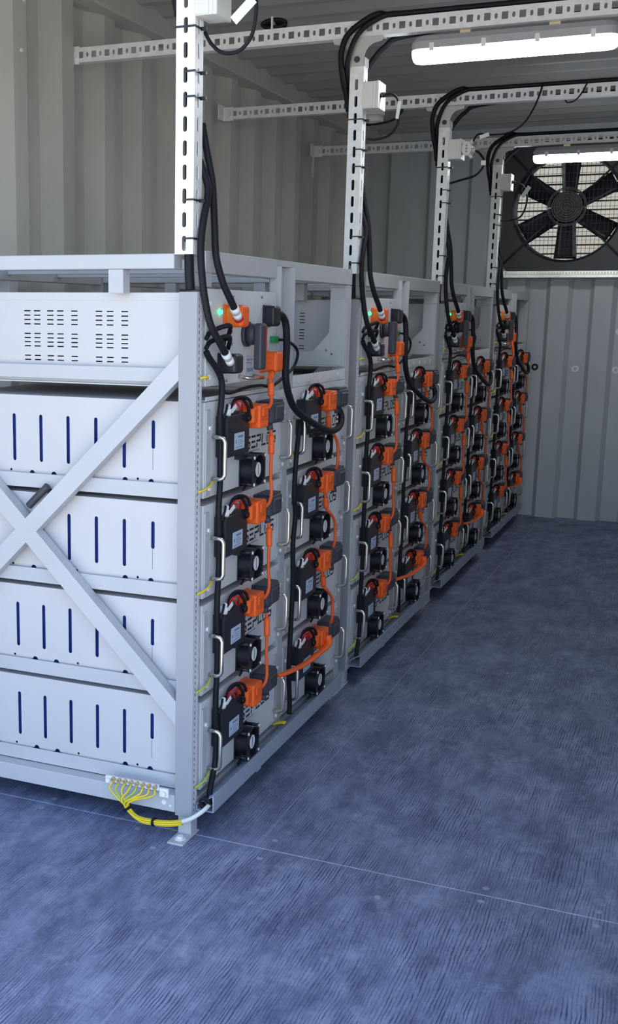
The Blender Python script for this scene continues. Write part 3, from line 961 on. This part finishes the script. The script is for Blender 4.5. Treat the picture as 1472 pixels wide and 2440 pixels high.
part('side_panel', b, 'case', sb)
b = MB(); b.box(-0.70, -0.02, 0.085, 0.50, 1.11, 1.29)
part('inner_chassis', b, 'charcoal', sb)
b = MB(); b.box(-0.002, 0.001, 0.049, 0.517, 1.0965, 1.318, bevel=0.0006)
part('front_panel', b, 'panel', sb)
oc = part('orange_connector', plug(MB(), 0.050, 0.150, 0.200, 1.231, 1.283, 0.009), 'orange', sb, 'orange power plug, upper')
b = MB(); b.cyl((0.040, 0.151, 1.251), (0.041, 0.1435, 1.256), 0.0115, seg=14)
part('cable_seal', b, 'red', oc)
b = plug(MB(), 0.050, 0.397, 0.445, 1.116, 1.168, 0.008)
for i in range(4):
    b.box(0.020 + 0.006 * i, 0.023 + 0.006 * i, 0.3955, 0.398, 1.135, 1.155)
b.cyl((0.034, 0.405, 1.118), (0.042, 0.370, 1.104), 0.008, seg=10)
part('orange_connector', b, 'orange', sb, 'orange power plug, lower')
part('black_connector', plug(MB(), 0.036, 0.413, 0.460, 1.231, 1.283, 0.009), 'black', sb, 'black power plug, upper')
part('black_connector', plug(MB(), 0.050, 0.118, 0.167, 1.124, 1.170, 0.009), 'black', sb, 'black power plug, lower')
b = MB()
b.cyl((0.001, 0.296, 1.213), (0.010, 0.296, 1.213), 0.031, seg=24); b.cyl((0.010, 0.296, 1.213), (0.032, 0.296, 1.213), 0.027, 0.025, seg=24)
rs = part('rotary_switch', b, 'charcoal', sb, 'charcoal rotary switch')
b = MB(); b.box(0.032, 0.054, 0.270, 0.309, 1.127, 1.240, bevel=0.006, seg=2)
lv = part('lever', b, 'charcoal', rs)
b = MB(); b.box(0.054, 0.0552, 0.296, 0.305, 1.176, 1.234, bevel=0.0005)
part('red_insert', b, 'redgrip', lv, 'dark red strip')
b = MB(); b.box(0.001, 0.014, 0.470, 0.505, 1.188, 1.205, bevel=0.001)
part('terminal_block', b, 'terminal', sb, 'green terminal block')
b = MB(); b.box(0.001, 0.0016, 0.300, 0.358, 1.112, 1.160)
st = part('sticker', b, 'sticker', sb)
b = MB()
for i in range(9):
    b.box(0.0016, 0.0019, 0.308 + 0.005 * i, 0.3105 + 0.005 * i + 0.001 * (i % 2), 1.119, 1.129)
b.box(0.0016, 0.0019, 0.306, 0.350, 1.148, 1.151); b.box(0.0016, 0.0019, 0.306, 0.342, 1.141, 1.143)
part('print', b, 'inkgrey', st)
b = MB()
b.tube([(0.002, 0.255, 1.112), (0.024, 0.255, 1.108), (0.030, 0.260, 1.107), (0.030, 0.348, 1.105), (0.024, 0.353, 1.105), (0.002, 0.353, 1.108)], 0.0045, seg=8, sub=0)
part('handle', b, 'chrome', sb, 'small steel handle')
b = MB(); b.cyl((0.001, 0.128, 1.266), (0.007, 0.128, 1.266), 0.0048, seg=12)
part('indicator_light', b, 'led', sb, 'glowing green light')
for (yy, zz) in ((0.205, 1.298), (0.400, 1.300), (0.200, 1.187), (0.170, 1.100), (0.285, 1.186)):
    b = MB(); b.box(0.001, 0.0014, yy, yy + 0.012, zz, zz + 0.007)
    part('print', b, 'inkgrey', sb)
b = MB(); b.box(0.001, 0.010, 0.120, 0.150, 1.190, 1.203, bevel=0.001)
part('signal_socket', b, 'black', sb)
for (yy, zz) in ((0.068, 1.285), (0.068, 1.118)):
    b = MB(); b.cyl((0.001, yy, zz), (0.005, yy, zz), 0.006, seg=8)
    part('screw', b, 'galv', sb)

# ---- wiring duct along the foot of the rack
dt = thing('wiring_duct', 'grey slotted wiring duct along the foot of the {r} rack', 'duct', (0.027, 0.55, 0.066), 'wiring ducts at the rack feet')
UNIT.append(dt)
b = MB(); b.box(0.0475, 0.050, 0.018, 1.090, 0.066, 0.110); b.box(0.004, 0.0475, 0.018, 1.090, 0.066, 0.0685); b.box(0.004, 0.0065, 0.018, 1.090, 0.0685, 0.080)
part('trough', b, 'duct', dt)
b = MB()
n = 52
def tilt(u, v, w):
    return (v, u, 0.080 + (0.1085 - 0.080) * (v - 0.004) / 0.046 + w)
b.plate(rect(0.018, 1.090, 0.006, 0.0495), [rect(0.03 + 1.05 * i / n, 0.03 + 1.05 * i / n + 0.0075, 0.012, 0.043) for i in range(n)], tilt, 0.0015)
part('slotted_cover', b, 'duct', dt)
for yy in (0.33, 0.98):
    b = MB(); b.box(0.006, 0.046, yy, yy + 0.03, 0.054, 0.066, bevel=0.001); b.box(0.0005, 0.006, yy, yy + 0.03, 0.048, 0.066)
    part('bracket', b, 'duct', dt)

# ---- cables of one rack
def cable(name, pts, r, mat, label, group=None, seg=8, ribs=False, sub=6, flat=None):
    b = MB()
    if ribs:
        b.ribbed(pts, r)
    else:
        b.tube(pts, r, seg=seg, sub=sub, flat=flat)
    low = min(pts, key=lambda p: p[2])
    o = single(name, b, mat, label, 'cable', tuple(low), group or 'cables of the {r} rack')
    UNIT.append(o)
    return o
cable('corrugated_conduit', [(-0.028, 0.080, 1.68), (-0.016, 0.081, 1.62), (-0.002, 0.079, 1.56), (0.005, 0.073, 1.51), (0.011, 0.067, 1.455), (0.017, 0.064, 1.39), (0.028, 0.076, 1.336), (0.038, 0.100, 1.296), (0.041, 0.124, 1.272)], 0.0088, 'matblack', 'black corrugated conduit running down into the upper orange plug of the {r} rack', ribs=True)
cable('corrugated_conduit', [(-0.024, 0.0565, 1.60), (-0.003, 0.056, 1.545), (0.001, 0.046, 1.51), (0.001, 0.028, 1.47), (0.001, 0.014, 1.42), (0.004, 0.010, 1.37), (0.011, 0.012, 1.306), (0.022, 0.024, 1.240), (0.033, 0.060, 1.194), (0.036, 0.088, 1.169)], 0.0088, 'matblack', 'black corrugated conduit bending into the lower black plug of the {r} rack', ribs=True)
cable('corrugated_conduit', [(-0.030, 0.018, 1.402), (-0.030, 0.022, 1.350), (-0.028, 0.024, 1.313)], 0.0115, 'matblack', 'short black conduit between strut column and corner post of the {r} rack', ribs=True)
for (p, q, nm) in (((0.0405, 0.119, 1.277), (0.041, 0.1455, 1.254), 'upper orange'), ((0.0355, 0.083, 1.173), (0.036, 0.1145, 1.150), 'lower black')):
    b = MB(); b.cyl(p, ((p[0] + q[0]) / 2, (p[1] + q[1]) / 2, (p[2] + q[2]) / 2), 0.0108, seg=12)
    b.cyl(((p[0] * 0.4 + q[0] * 0.6), (p[1] * 0.4 + q[1] * 0.6), (p[2] * 0.4 + q[2] * 0.6)), q, 0.0104, seg=12)
    o = single('cable_marker', b, 'paper', 'white marker sleeve at the ' + nm + ' plug of the {r} rack', 'marker', p, 'cable markers')
    UNIT.append(o)
cable('power_cable', [(0.026, 0.458, 1.262), (0.030, 0.480, 1.258), (0.034, 0.500, 1.235), (0.040, 0.494, 1.18), (0.044, 0.478, 1.12), (0.046, 0.490, 1.07), (0.048, 0.545, 1.015), (0.058, 0.64, 0.975), (0.062, 0.76, 0.942), (0.062, 0.86, 0.926), (0.058, 0.945, 0.935), (0.052, 0.975, 0.96), (0.042, 0.975, 0.984)], 0.0095, 'matblack', 'thick black power cable looping to the top far module of the {r} rack', seg=10)
cable('signal_cable', [(0.012, 0.504, 1.196), (0.022, 0.530, 1.194), (0.026, 0.590, 1.180), (0.028, 0.620, 1.158), (0.026, 0.600, 1.124), (0.022, 0.520, 1.095), (0.022, 0.430, 1.078), (0.020, 0.360, 1.084), (0.018, 0.270, 1.084), (0.016, 0.165, 1.076), (0.014, 0.125, 1.082)], 0.0042, 'matblack', 'thin black signal cable looping from the green terminal of the {r} rack', seg=6)
cable('wiring_harness', [(0.009, 0.034, 1.176), (0.010, 0.048, 1.163), (0.016, 0.082, 1.135), (0.019, 0.104, 1.105), (0.019, 0.103, 1.06), (0.018, 0.097, 1.02), (0.018, 0.104, 0.97), (0.018, 0.1045, 0.91), (0.018, 0.105, 0.86), (0.018, 0.099, 0.80), (0.018, 0.1045, 0.72), (0.018, 0.1045, 0.65), (0.018, 0.098, 0.56), (0.018, 0.1045, 0.48), (0.018, 0.1045, 0.40), (0.018, 0.098, 0.32), (0.018, 0.1045, 0.24), (0.018, 0.102, 0.17), (0.020, 0.080, 0.13), (0.023, 0.058, 0.104), (0.026, 0.050, 0.086)], 0.0074, 'matblack', 'black wiring harness strapped down the near column of the {r} rack', seg=10)
cable('wiring_harness', [(0.022, 0.675, 0.965), (0.021, 0.660, 0.90), (0.021, 0.648, 0.83), (0.021, 0.645, 0.76), (0.021, 0.660, 0.70), (0.021, 0.646, 0.62), (0.021, 0.655, 0.50), (0.021, 0.648, 0.38), (0.021, 0.640, 0.25), (0.021, 0.656, 0.15), (0.022, 0.652, 0.11)], 0.0070, 'matblack', 'black wiring harness strapped down the far column of the {r} rack', seg=10)
for i, (a, c2) in enumerate((((0.010, 0.060, 1.222), (0.024, 0.130, 1.215)), ((0.011, 0.058, 1.200), (0.022, 0.134, 1.186)))):
    m = ((a[0] + c2[0]) / 2 + 0.022, (a[1] + c2[1]) / 2, (a[2] + c2[2]) / 2 + 0.018)
    cable('signal_lead', [(0.007, 0.036, a[2] - 0.016), a, m, c2, (c2[0] - 0.012, c2[1] + 0.012, c2[2] - 0.012)], 0.0055, 'matblack', ('upper' if i == 0 else 'lower') + ' black signal lead into the switch box of the {r} rack', seg=6)
cable('signal_lead', [(0.012, 0.090, 1.226), (0.026, 0.120, 1.232), (0.026, 0.140, 1.222), (0.016, 0.150, 1.212)], 0.0032, 'red', 'short red lead below the upper orange plug of the {r} rack', seg=6)
# orange link cables between modules
def link(pts, label):
    b = MB()
    t = thing('link_cable', label, 'cable', pts[-1], 'orange link cables of the {r} rack')
    b.tube(pts, 0.0046, seg=8)
    part('jacket', b, 'orangecable', t)
    P = [Vector(p) for p in pts]
    b = MB(); b.tube([P[1], (P[1] + P[2]) / 2, P[2]], 0.0072, seg=8, sub=4, flat=(1.0, 1.2))
    part('boot', b, 'orange', t)
    UNIT.append(t)
link([(0.040, 0.372, 1.108), (0.046, 0.364, 1.090), (0.050, 0.356, 1.060), (0.054, 0.348, 1.042), (0.050, 0.337, 1.028)], 'orange link cable below the switch box plug of the {r} rack')
for r in (3, 2, 1):
    z = Z0[r]
    link([(0.040, 0.384, z + 0.138), (0.044, 0.381, z + 0.122), (0.050, 0.368, z + 0.075), (0.052, 0.362, z + 0.02), (0.056, 0.360, z - 0.02), (0.056, 0.350, z - 0.045), (0.050, 0.336, z - 0.058)], 'orange link cable under the ' + ROWN[r] + ' module, near column, {r} rack')
    y = COLP
    link([(0.030, 0.312 + y, z + 0.148), (0.034, 0.314 + y, z + 0.128), (0.036, 0.318 + y, z + 0.095), (0.046, 0.330 + y, z + 0.078), (0.050, 0.365 + y, z + 0.045), (0.054, 0.362 + y, z - 0.01), (0.048, 0.366 + y, z - 0.034)], 'orange link cable under the ' + ROWN[r] + ' module, far column, {r} rack')
cable('jumper_cable', [(0.046, 0.468, 0.284), (0.052, 0.490, 0.282), (0.058, 0.56, 0.275), (0.062, 0.66, 0.266), (0.064, 0.78, 0.264), (0.064, 0.862, 0.264), (0.062, 0.892, 0.272), (0.056, 0.898, 0.290)], 0.0085, 'orange', 'broad orange jumper cable joining both bottom modules of the {r} rack', 'jumper cables', flat=(1.4, 0.55))
# earth leads
for r in range(4):
    z = Z0[r]
    cable('earth_lead', [(0.010, 0.080, z + 0.038), (0.015, 0.062, z + 0.034), (0.013, 0.034, z + 0.026), (0.003, 0.012, z + 0.020)], 0.0026, 'yellow' if r > 1 else 'green', 'short yellow earth lead at the ' + ROWN[r] + ' module, near post of the {r} rack', 'earth leads', seg=6)
    cable('earth_lead', [(0.009, 0.580, z + 0.038), (0.018, 0.598, z + 0.036), (0.018, 0.630, z + 0.040), (0.009, 0.644, z + 0.042)], 0.0026, 'yellow', 'short yellow earth lead at the ' + ROWN[r] + ' module, middle post of the {r} rack', 'earth leads', seg=6)
cable('earth_lead', [(0.002, 0.052, 1.113), (0.010, 0.044, 1.118), (0.012, 0.028, 1.120), (0.002, 0.016, 1.118)], 0.0026, 'yellow', 'short yellow earth lead at the switch box of the {r} rack', 'earth leads', seg=6)
for i in range(3):
    cable('earth_lead', [(0.004, 0.563 + 0.006 * i, 0.104), (0.016, 0.560 + 0.006 * i, 0.110), (0.032, 0.556 + 0.006 * i, 0.116), (0.042, 0.554 + 0.006 * i, 0.117)], 0.0026, 'yellow', ('nearest', 'middle', 'farthest')[i] + ' of three yellow earth leads entering the duct of the {r} rack', 'earth leads in the {r} duct', seg=6)

# ---- strut column rising from the rack corner to the ceiling rail
col = thing('strut_column', 'slotted galvanised strut column at the near corner of the {r} rack', 'column', (-0.0345, 0.021, 1.392), 'strut columns')
UNIT.append(col)
SX0, SX1 = -0.057, -0.012
b = MB()
sl = [1.4155 + 0.0506 * i for i in range(12)]
b.plate(rect(SX0, SX1, 1.392, 2.034), [stadium(-0.0345, zz, 0.0095, 0.033) for zz in sl], on_y(0.0), 0.0025)
b.plate(rect(0.0025, 0.042, 1.392, 2.034), [stadium(0.021, zz, 0.0095, 0.033) for zz in sl], on_x(SX1 - 0.0025), 0.0025)
b.box(SX0, SX0 + 0.0025, 0.0025, 0.042, 1.392, 2.034)
b.box(SX0, SX0 + 0.012, 0.042, 0.0445, 1.392, 2.034); b.box(SX1 - 0.012, SX1, 0.042, 0.0445, 1.392, 2.034)
part('channel', b, 'galv', col)
b = MB()
out = []
for i in range(7):
    a = math.pi / 2 * i / 6
    out.append((SX1 + 0.046 - 0.046 * math.cos(a) - 0.001, 2.048 + 0.046 * math.sin(a)))
out += [(0.042, 2.096), (0.046, 2.111), (-0.115, 2.111), (-0.111, 2.096)]
lf = []
for i in range(7):
    a = math.pi / 2 * i / 6
    lf.append((SX0 - 0.046 + 0.046 * math.cos(a) + 0.001, 2.048 + 0.046 * math.sin(a)))
out += lf[::-1]
out += [(SX0, 2.026), (SX1, 2.026)]
b.plate(out, [], on_y(-0.0035), 0.0033)
b.box(SX1 + 0.0002, SX1 + 0.003, -0.0035, 0.042, 2.026, 2.052)
b.box(-0.115, 0.046, -0.0035, 0.040, 2.1085, 2.1115)
br = part('head_bracket', b, 'bracket', col)
b = MB(); b.cyl((-0.0345, -0.0035, 2.046), (-0.0345, -0.007, 2.046), 0.0095, seg=16); b.cyl((-0.0345, -0.007, 2.046), (-0.0345, -0.009, 2.046), 0.006, seg=6)
part('bolt', b, 'charcoal', br)
for (zz, full) in ((1.868, 1), (1.777, 0), (1.725, 0), (1.509, 0), (1.426, 0)):
    b = MB()
    x0 = SX0 - 0.001 if full else -0.033
    b.box(x0, SX1 + 0.001, -0.0022, -0.0002, zz - 0.002, zz + 0.002)
    b.box(SX1 + 0.0002, SX1 + 0.0022, -0.0022, 0.034, zz - 0.0025, zz + 0.0015)
    b.box(SX1 + 0.0002, SX1 + 0.014, 0.028, 0.034, zz - 0.004, zz + 0.003)
    if full:
        b.box(SX0 - 0.0022, SX0 - 0.0002, -0.0022, 0.034, zz - 0.002, zz + 0.002)
    part('cable_tie', b, 'black', col)
cable('power_cable', [(-0.0345, 0.024, 1.42), (-0.0345, 0.024, 1.60), (-0.0345, 0.024, 1.80), (-0.0345, 0.028, 1.93), (-0.0335, 0.046, 1.985), (-0.022, 0.062, 2.022), (0.002, 0.064, 2.060), (0.036, 0.064, 2.092), (0.10, 0.064, 2.118), (0.4, 0.064, 2.132), (1.2, 0.064, 2.138)], 0.0085, 'matblack', 'black cable rising inside the strut column of the {r} rack, then behind the rail', seg=10)
cable('power_cable', [(-0.068, 0.036, 1.90), (-0.071, 0.018, 1.945), (-0.077, -0.004, 1.985), (-0.081, -0.016, 2.03), (-0.081, -0.019, 2.07), (-0.063, -0.020, 2.116), (-0.016, -0.014, 2.153), (0.03, -0.002, 2.174), (0.085, 0.020, 2.172), (0.4, 0.029, 2.172), (1.2, 0.029, 2.172)], 0.0092, 'matblack', 'front black cable curving from the strut column of the {r} rack onto the rail', seg=10)
cable('power_cable', [(-0.068, 0.050, 1.88), (-0.068, 0.038, 1.95), (-0.066, 0.010, 1.99), (-0.062, -0.014, 2.035), (-0.046, -0.016, 2.090), (-0.020, -0.016, 2.128), (0.022, -0.014, 2.154), (0.065, -0.006, 2.169), (0.12, 0.006, 2.171), (0.4, 0.009, 2.171), (1.2, 0.009, 2.171)], 0.0080, 'matblack', 'rear black cable curving from the strut column of the {r} rack onto the rail', seg=10)

# ---- copy the bay along the row
reg_kids()
FIRST = list(UNIT)
for k in range(1, 4):
    for o in FIRST:
        c = copy_tree(o, ALLKIDS)
        c.location.y += W * k
        c['label'] = o['label_form'].format(r=RACKS[k])
        if 'group' in c:
            c['group'] = c['group'].replace(RACKS[0], RACKS[k])

# ================================================================== junction boxes on the columns
JL = ['white junction box on the nearest strut column, cut off by the top edge',
      'white junction box on the second strut column with black cable and tag',
      'white junction box on the third strut column beside a cluster of glands',
      'small white junction box on the farthest strut column before the fan']
for k in range(4):
    y = k * W
    z0 = 1.886 if k == 0 else 1.898
    z1 = z0 + 0.080
    j = thing('junction_box', JL[k], 'junction box', (0.012, y + 0.035, z0), 'junction boxes on the columns')
    b = MB(); b.box(-0.0115, 0.031, y - 0.006, y + 0.072, z0, z1, bevel=0.0015); b.box(-0.0118, 0.022, y - 0.008, y + 0.074, z0 + 0.002, z1 - 0.002, bevel=0.001)
    part('body', b, 'whitep', j)
    b = MB(); b.box(0.031, 0.041, y - 0.008, y + 0.074, z0 - 0.001, z1 + 0.001, bevel=0.0015)
    part('lid', b, 'whitep', j)
    if k != 2:
        b = MB(); b.cyl((0.041, y + 0.012, z0 + 0.040), (0.056, y + 0.012, z0 + 0.040), 0.008, seg=10)
        part('gland', b, 'black', j)
        pts = [(0.054, y + 0.012, z0 + 0.040), (0.075, y + 0.010, z0 + 0.041), (0.095, y + 0.006, z0 + 0.028), (0.102, y + 0.004, z0 + 0.004)]
        if k == 0:
            pts = [(0.054, 0.012, 1.93), (0.085, 0.006, 1.955), (0.118, 0.002, 1.93), (0.127, 0.0, 1.89), (0.119, 0.002, 1.842), (0.096, 0.006, 1.815), (0.070, 0.010, 1.808), (0.040, 0.016, 1.814), (0.014, 0.026, 1.835), (-0.004, 0.034, 1.86)]
        elif k == 1:
            pts += [(0.098, y + 0.02, z0 - 0.045), (0.070, y + 0.03, z0 - 0.078), (0.03, y + 0.034, z0 - 0.088), (-0.004, y + 0.034, z0 - 0.086)]
        else:
            pts = [(0.054, y + 0.012, z0 + 0.040), (0.080, y - 0.02, z0 + 0.032), (0.118, y - 0.04, z0 + 0.0), (0.132, y - 0.045, z0 - 0.06), (0.106, y - 0.04, z0 - 0.135), (0.04, y + 0.0, z0 - 0.152), (-0.006, y + 0.034, z0 - 0.150)]
        b = MB(); b.tube(pts, 0.0042, seg=8)
        nm = RACKS[k]
        single('cable', b, 'matblack', 'thin black cable leaving the junction box on the ' + nm + ' column', 'cable', pts[-1])
        if k == 0:
            c, ax = (0.100, -0.004, 1.888), (0.75, 0, 0.66)
        elif k == 1:
            c, ax = (0.103, y - 0.002, z0 - 0.010), (0.10, 0, 1)
        else:
            c, ax = (0.124, y - 0.050, z0 - 0.016), (0.55, 0, 0.83)
        ax = Vector(ax).normalized()
        b = MB(); b.obox(c, ax, Vector((0, 1, 0)).cross(ax), (0, 1, 0.15), 0.030 if k != 1 else 0.026, 0.0105 if k != 1 else 0.005, 0.0006)
        tg = single('cable_tag', b, 'paper', 'white paper tag on the junction box cable of the ' + nm + ' column', 'tag', c)
    else:
        b = MB()
        n = 8
        cx, cz = 0.062, z0 + 0.040
        b.prism([(cx + 0.021 * math.cos(2 * math.pi * (i + 0.5) / n), cz + 0.030 * math.sin(2 * math.pi * (i + 0.5) / n)) for i in range(n)], on_y(y - 0.006), 0.06)
        part('octagon_box', b, 'whitep', j)
        for a in (50, -10, -55):
            ca, sa = math.cos(math.radians(a)), math.sin(math.radians(a))
            b = MB(); b.cyl((cx + 0.018 * ca, y + 0.01, cz + 0.026 * sa), (cx + 0.036 * ca, y + 0.01, cz + 0.046 * sa), 0.0085, 0.007, seg=8)
            part('gland', b, 'whitep', j)
        b = MB()
        for i in range(3):
            b.box(cx - 0.004, cx + 0.004, y - 0.0066, y - 0.006, cz - 0.014 + 0.011 * i, cz - 0.008 + 0.011 * i)
        part('print', b, 'inkgrey', j)
        pts = [(cx + 0.022, y + 0.01, cz + 0.028), (cx + 0.05, y - 0.03, cz + 0.050), (0.160, y - 0.045, 1.981), (0.233, y - 0.05, 1.984), (0.290, y - 0.05, 2.015), (0.325, y - 0.045, 2.07), (0.343, y - 0.03, 2.124), (0.350, y - 0.004, 2.170)]
        b = MB(); b.tube(pts, 0.0036, seg=8)
        single('cable', b, 'matblack', 'thin black cable sagging from the gland cluster up to the middle rail', 'cable', pts[0])
        b = MB(); b.obox((0.140, y - 0.047, 1.978), (1, 0, 0.30), (0, 1, 0), (-0.30, 0, 1), 0.019, 0.003, 0.0075)
        single('cable_tag', b, 'paper', 'white tag on the thin cable above the gland cluster', 'tag', (0.14, y - 0.047, 1.978))
        pts = [(cx + 0.034, y + 0.01, cz - 0.008), (0.121, y - 0.03, 1.913), (0.145, y - 0.05, 1.880), (0.138, y - 0.05, 1.850), (0.109, y - 0.05, 1.823), (0.05, y - 0.02, 1.812), (-0.006, y + 0.034, 1.806)]
        b = MB(); b.tube(pts, 0.0045, seg=8)
        single('cable', b, 'matblack', 'black cable curling from the gland cluster back to the third column', 'cable', pts[-1])
        b = MB(); b.obox((0.143, y - 0.054, 1.872), (1, 0, 0), (0, 1, 0), (0, 0, 1), 0.010, 0.004, 0.010, bevel=0.002)
        single('cable_tag', b, 'paper', 'small white tag on the curling cable of the third column', 'tag', (0.143, y - 0.054, 1.862))

b = MB(); b.tube([(0.520, 2.59, 2.165), (0.505, 2.585, 2.13), (0.480, 2.588, 2.100), (0.452, 2.592, 2.093), (0.440, 2.598, 2.103)], 0.003, seg=6)
single('cable', b, 'matblack', 'short black cable end poking out below the middle ceiling rail', 'cable', (0.452, 2.592, 2.09))

# ================================================================== details of the nearest rack only
eb = thing('earth_bar', 'brass earthing bar with eight screws on the nearest rack base', 'earth bar', (-0.15, -0.008, 0.105))
b = MB()
axb = Vector((1, 0, 0))
b.box(-0.215, -0.085, -0.012, -0.004, 0.110, 0.124, bevel=0.001)
part('bar', b, 'galv', eb)
b = MB(); b.box(-0.235, -0.215, -0.008, 0.0, 0.102, 0.122, bevel=0.001); b.box(-0.085, -0.060, -0.008, 0.0, 0.094, 0.116, bevel=0.001)
part('bracket', b, 'galv', eb)
b = MB(); b.cyl((-0.072, -0.008, 0.104), (-0.072, -0.014, 0.104), 0.007, seg=6); b.cyl((-0.225, -0.008, 0.112), (-0.225, -0.014, 0.112), 0.006, seg=6)
part('bolt', b, 'galv', eb)
eg = thing('earth_wires', 'bundle of yellow earth wires hanging from the brass bar', 'wires', (-0.10, -0.03, 0.035))
for i in range(8):
    x = -0.208 + 0.0165 * i
    b = MB(); b.cyl((x, -0.012, 0.120), (x, -0.020, 0.121), 0.0058, seg=10); b.cyl((x, -0.020, 0.121), (x, -0.0225, 0.121), 0.0045, seg=6)
    part('screw', b, 'brass', eb)
    o = 0.0050 * (i % 3); p = 0.0042 * (i // 3)
    gx = -0.172
    pts = [(x, -0.014, 0.113), (x - 0.002 - 0.002 * (7 - i) * 0.2, -0.026, 0.100), (gx + 0.3 * (x + 0.15) + o, -0.030 - p, 0.080), (-0.158 + o, -0.032 - p, 0.060 - o * 0.5), (-0.128 + o * 0.6, -0.034 - p, 0.044 - o), (-0.085, -0.034 - p, 0.043 - o), (-0.045, -0.030 - p, 0.046 - o), (-0.012, -0.024 - p, 0.053 - o)]
    b = MB(); b.tube(pts, 0.0024, seg=6)
    part('wire', b, 'green' if i in (1, 4) else 'yellow', eg)
for (cx, cz, ax) in ((-0.158, 0.062, (0.55, 0, -0.8)), (-0.085, 0.041, (1, 0, 0.02))):
    b = MB(); a = Vector(ax).normalized()
    c = Vector((cx, -0.036, cz - 0.002))
    b.tube([c - a * 0.003, c + a * 0.003], 0.0115, seg=10, sub=0)
    part('cable_tie', b, 'matblack', eg)
b = MB(); b.tube([(-0.014, -0.028, 0.050), (0.010, -0.026, 0.062), (0.030, -0.012, 0.076), (0.038, 0.010, 0.084), (0.036, 0.06, 0.086)], 0.0055, seg=8)
single('cable', b, 'whitep', 'white cable from the earth wires into the nearest wiring duct', 'cable', (-0.014, -0.028, 0.05))
b = MB(); b.rings([[(0.028 + r * math.cos(2 * math.pi * i / 16), y, 0.088 + r * math.sin(2 * math.pi * i / 16)) for i in range(16)] for r, y in ((0.010, 0.03), (0.016, 0.026), (0.016, 0.014), (0.009, 0.012), (0.009, 0.03))], caps=False)
single('grommet', b, 'matblack', 'black rubber grommet at the open end of the nearest wiring duct', 'grommet', (0.028, 0.02, 0.072))
b = MB(); b.tube([(-0.461, 0.018, 0.787), (-0.444, 0.018, 0.804), (-0.426, 0.020, 0.822), (-0.408, 0.022, 0.840)], 0.0095, seg=10)
single('power_cable', b, 'charcoal', 'short dark cable end tucked behind the crossed braces', 'cable', (-0.461, 0.018, 0.778))
for o in bpy.data.objects:
    if 'label_form' in o:
        del o['label_form']
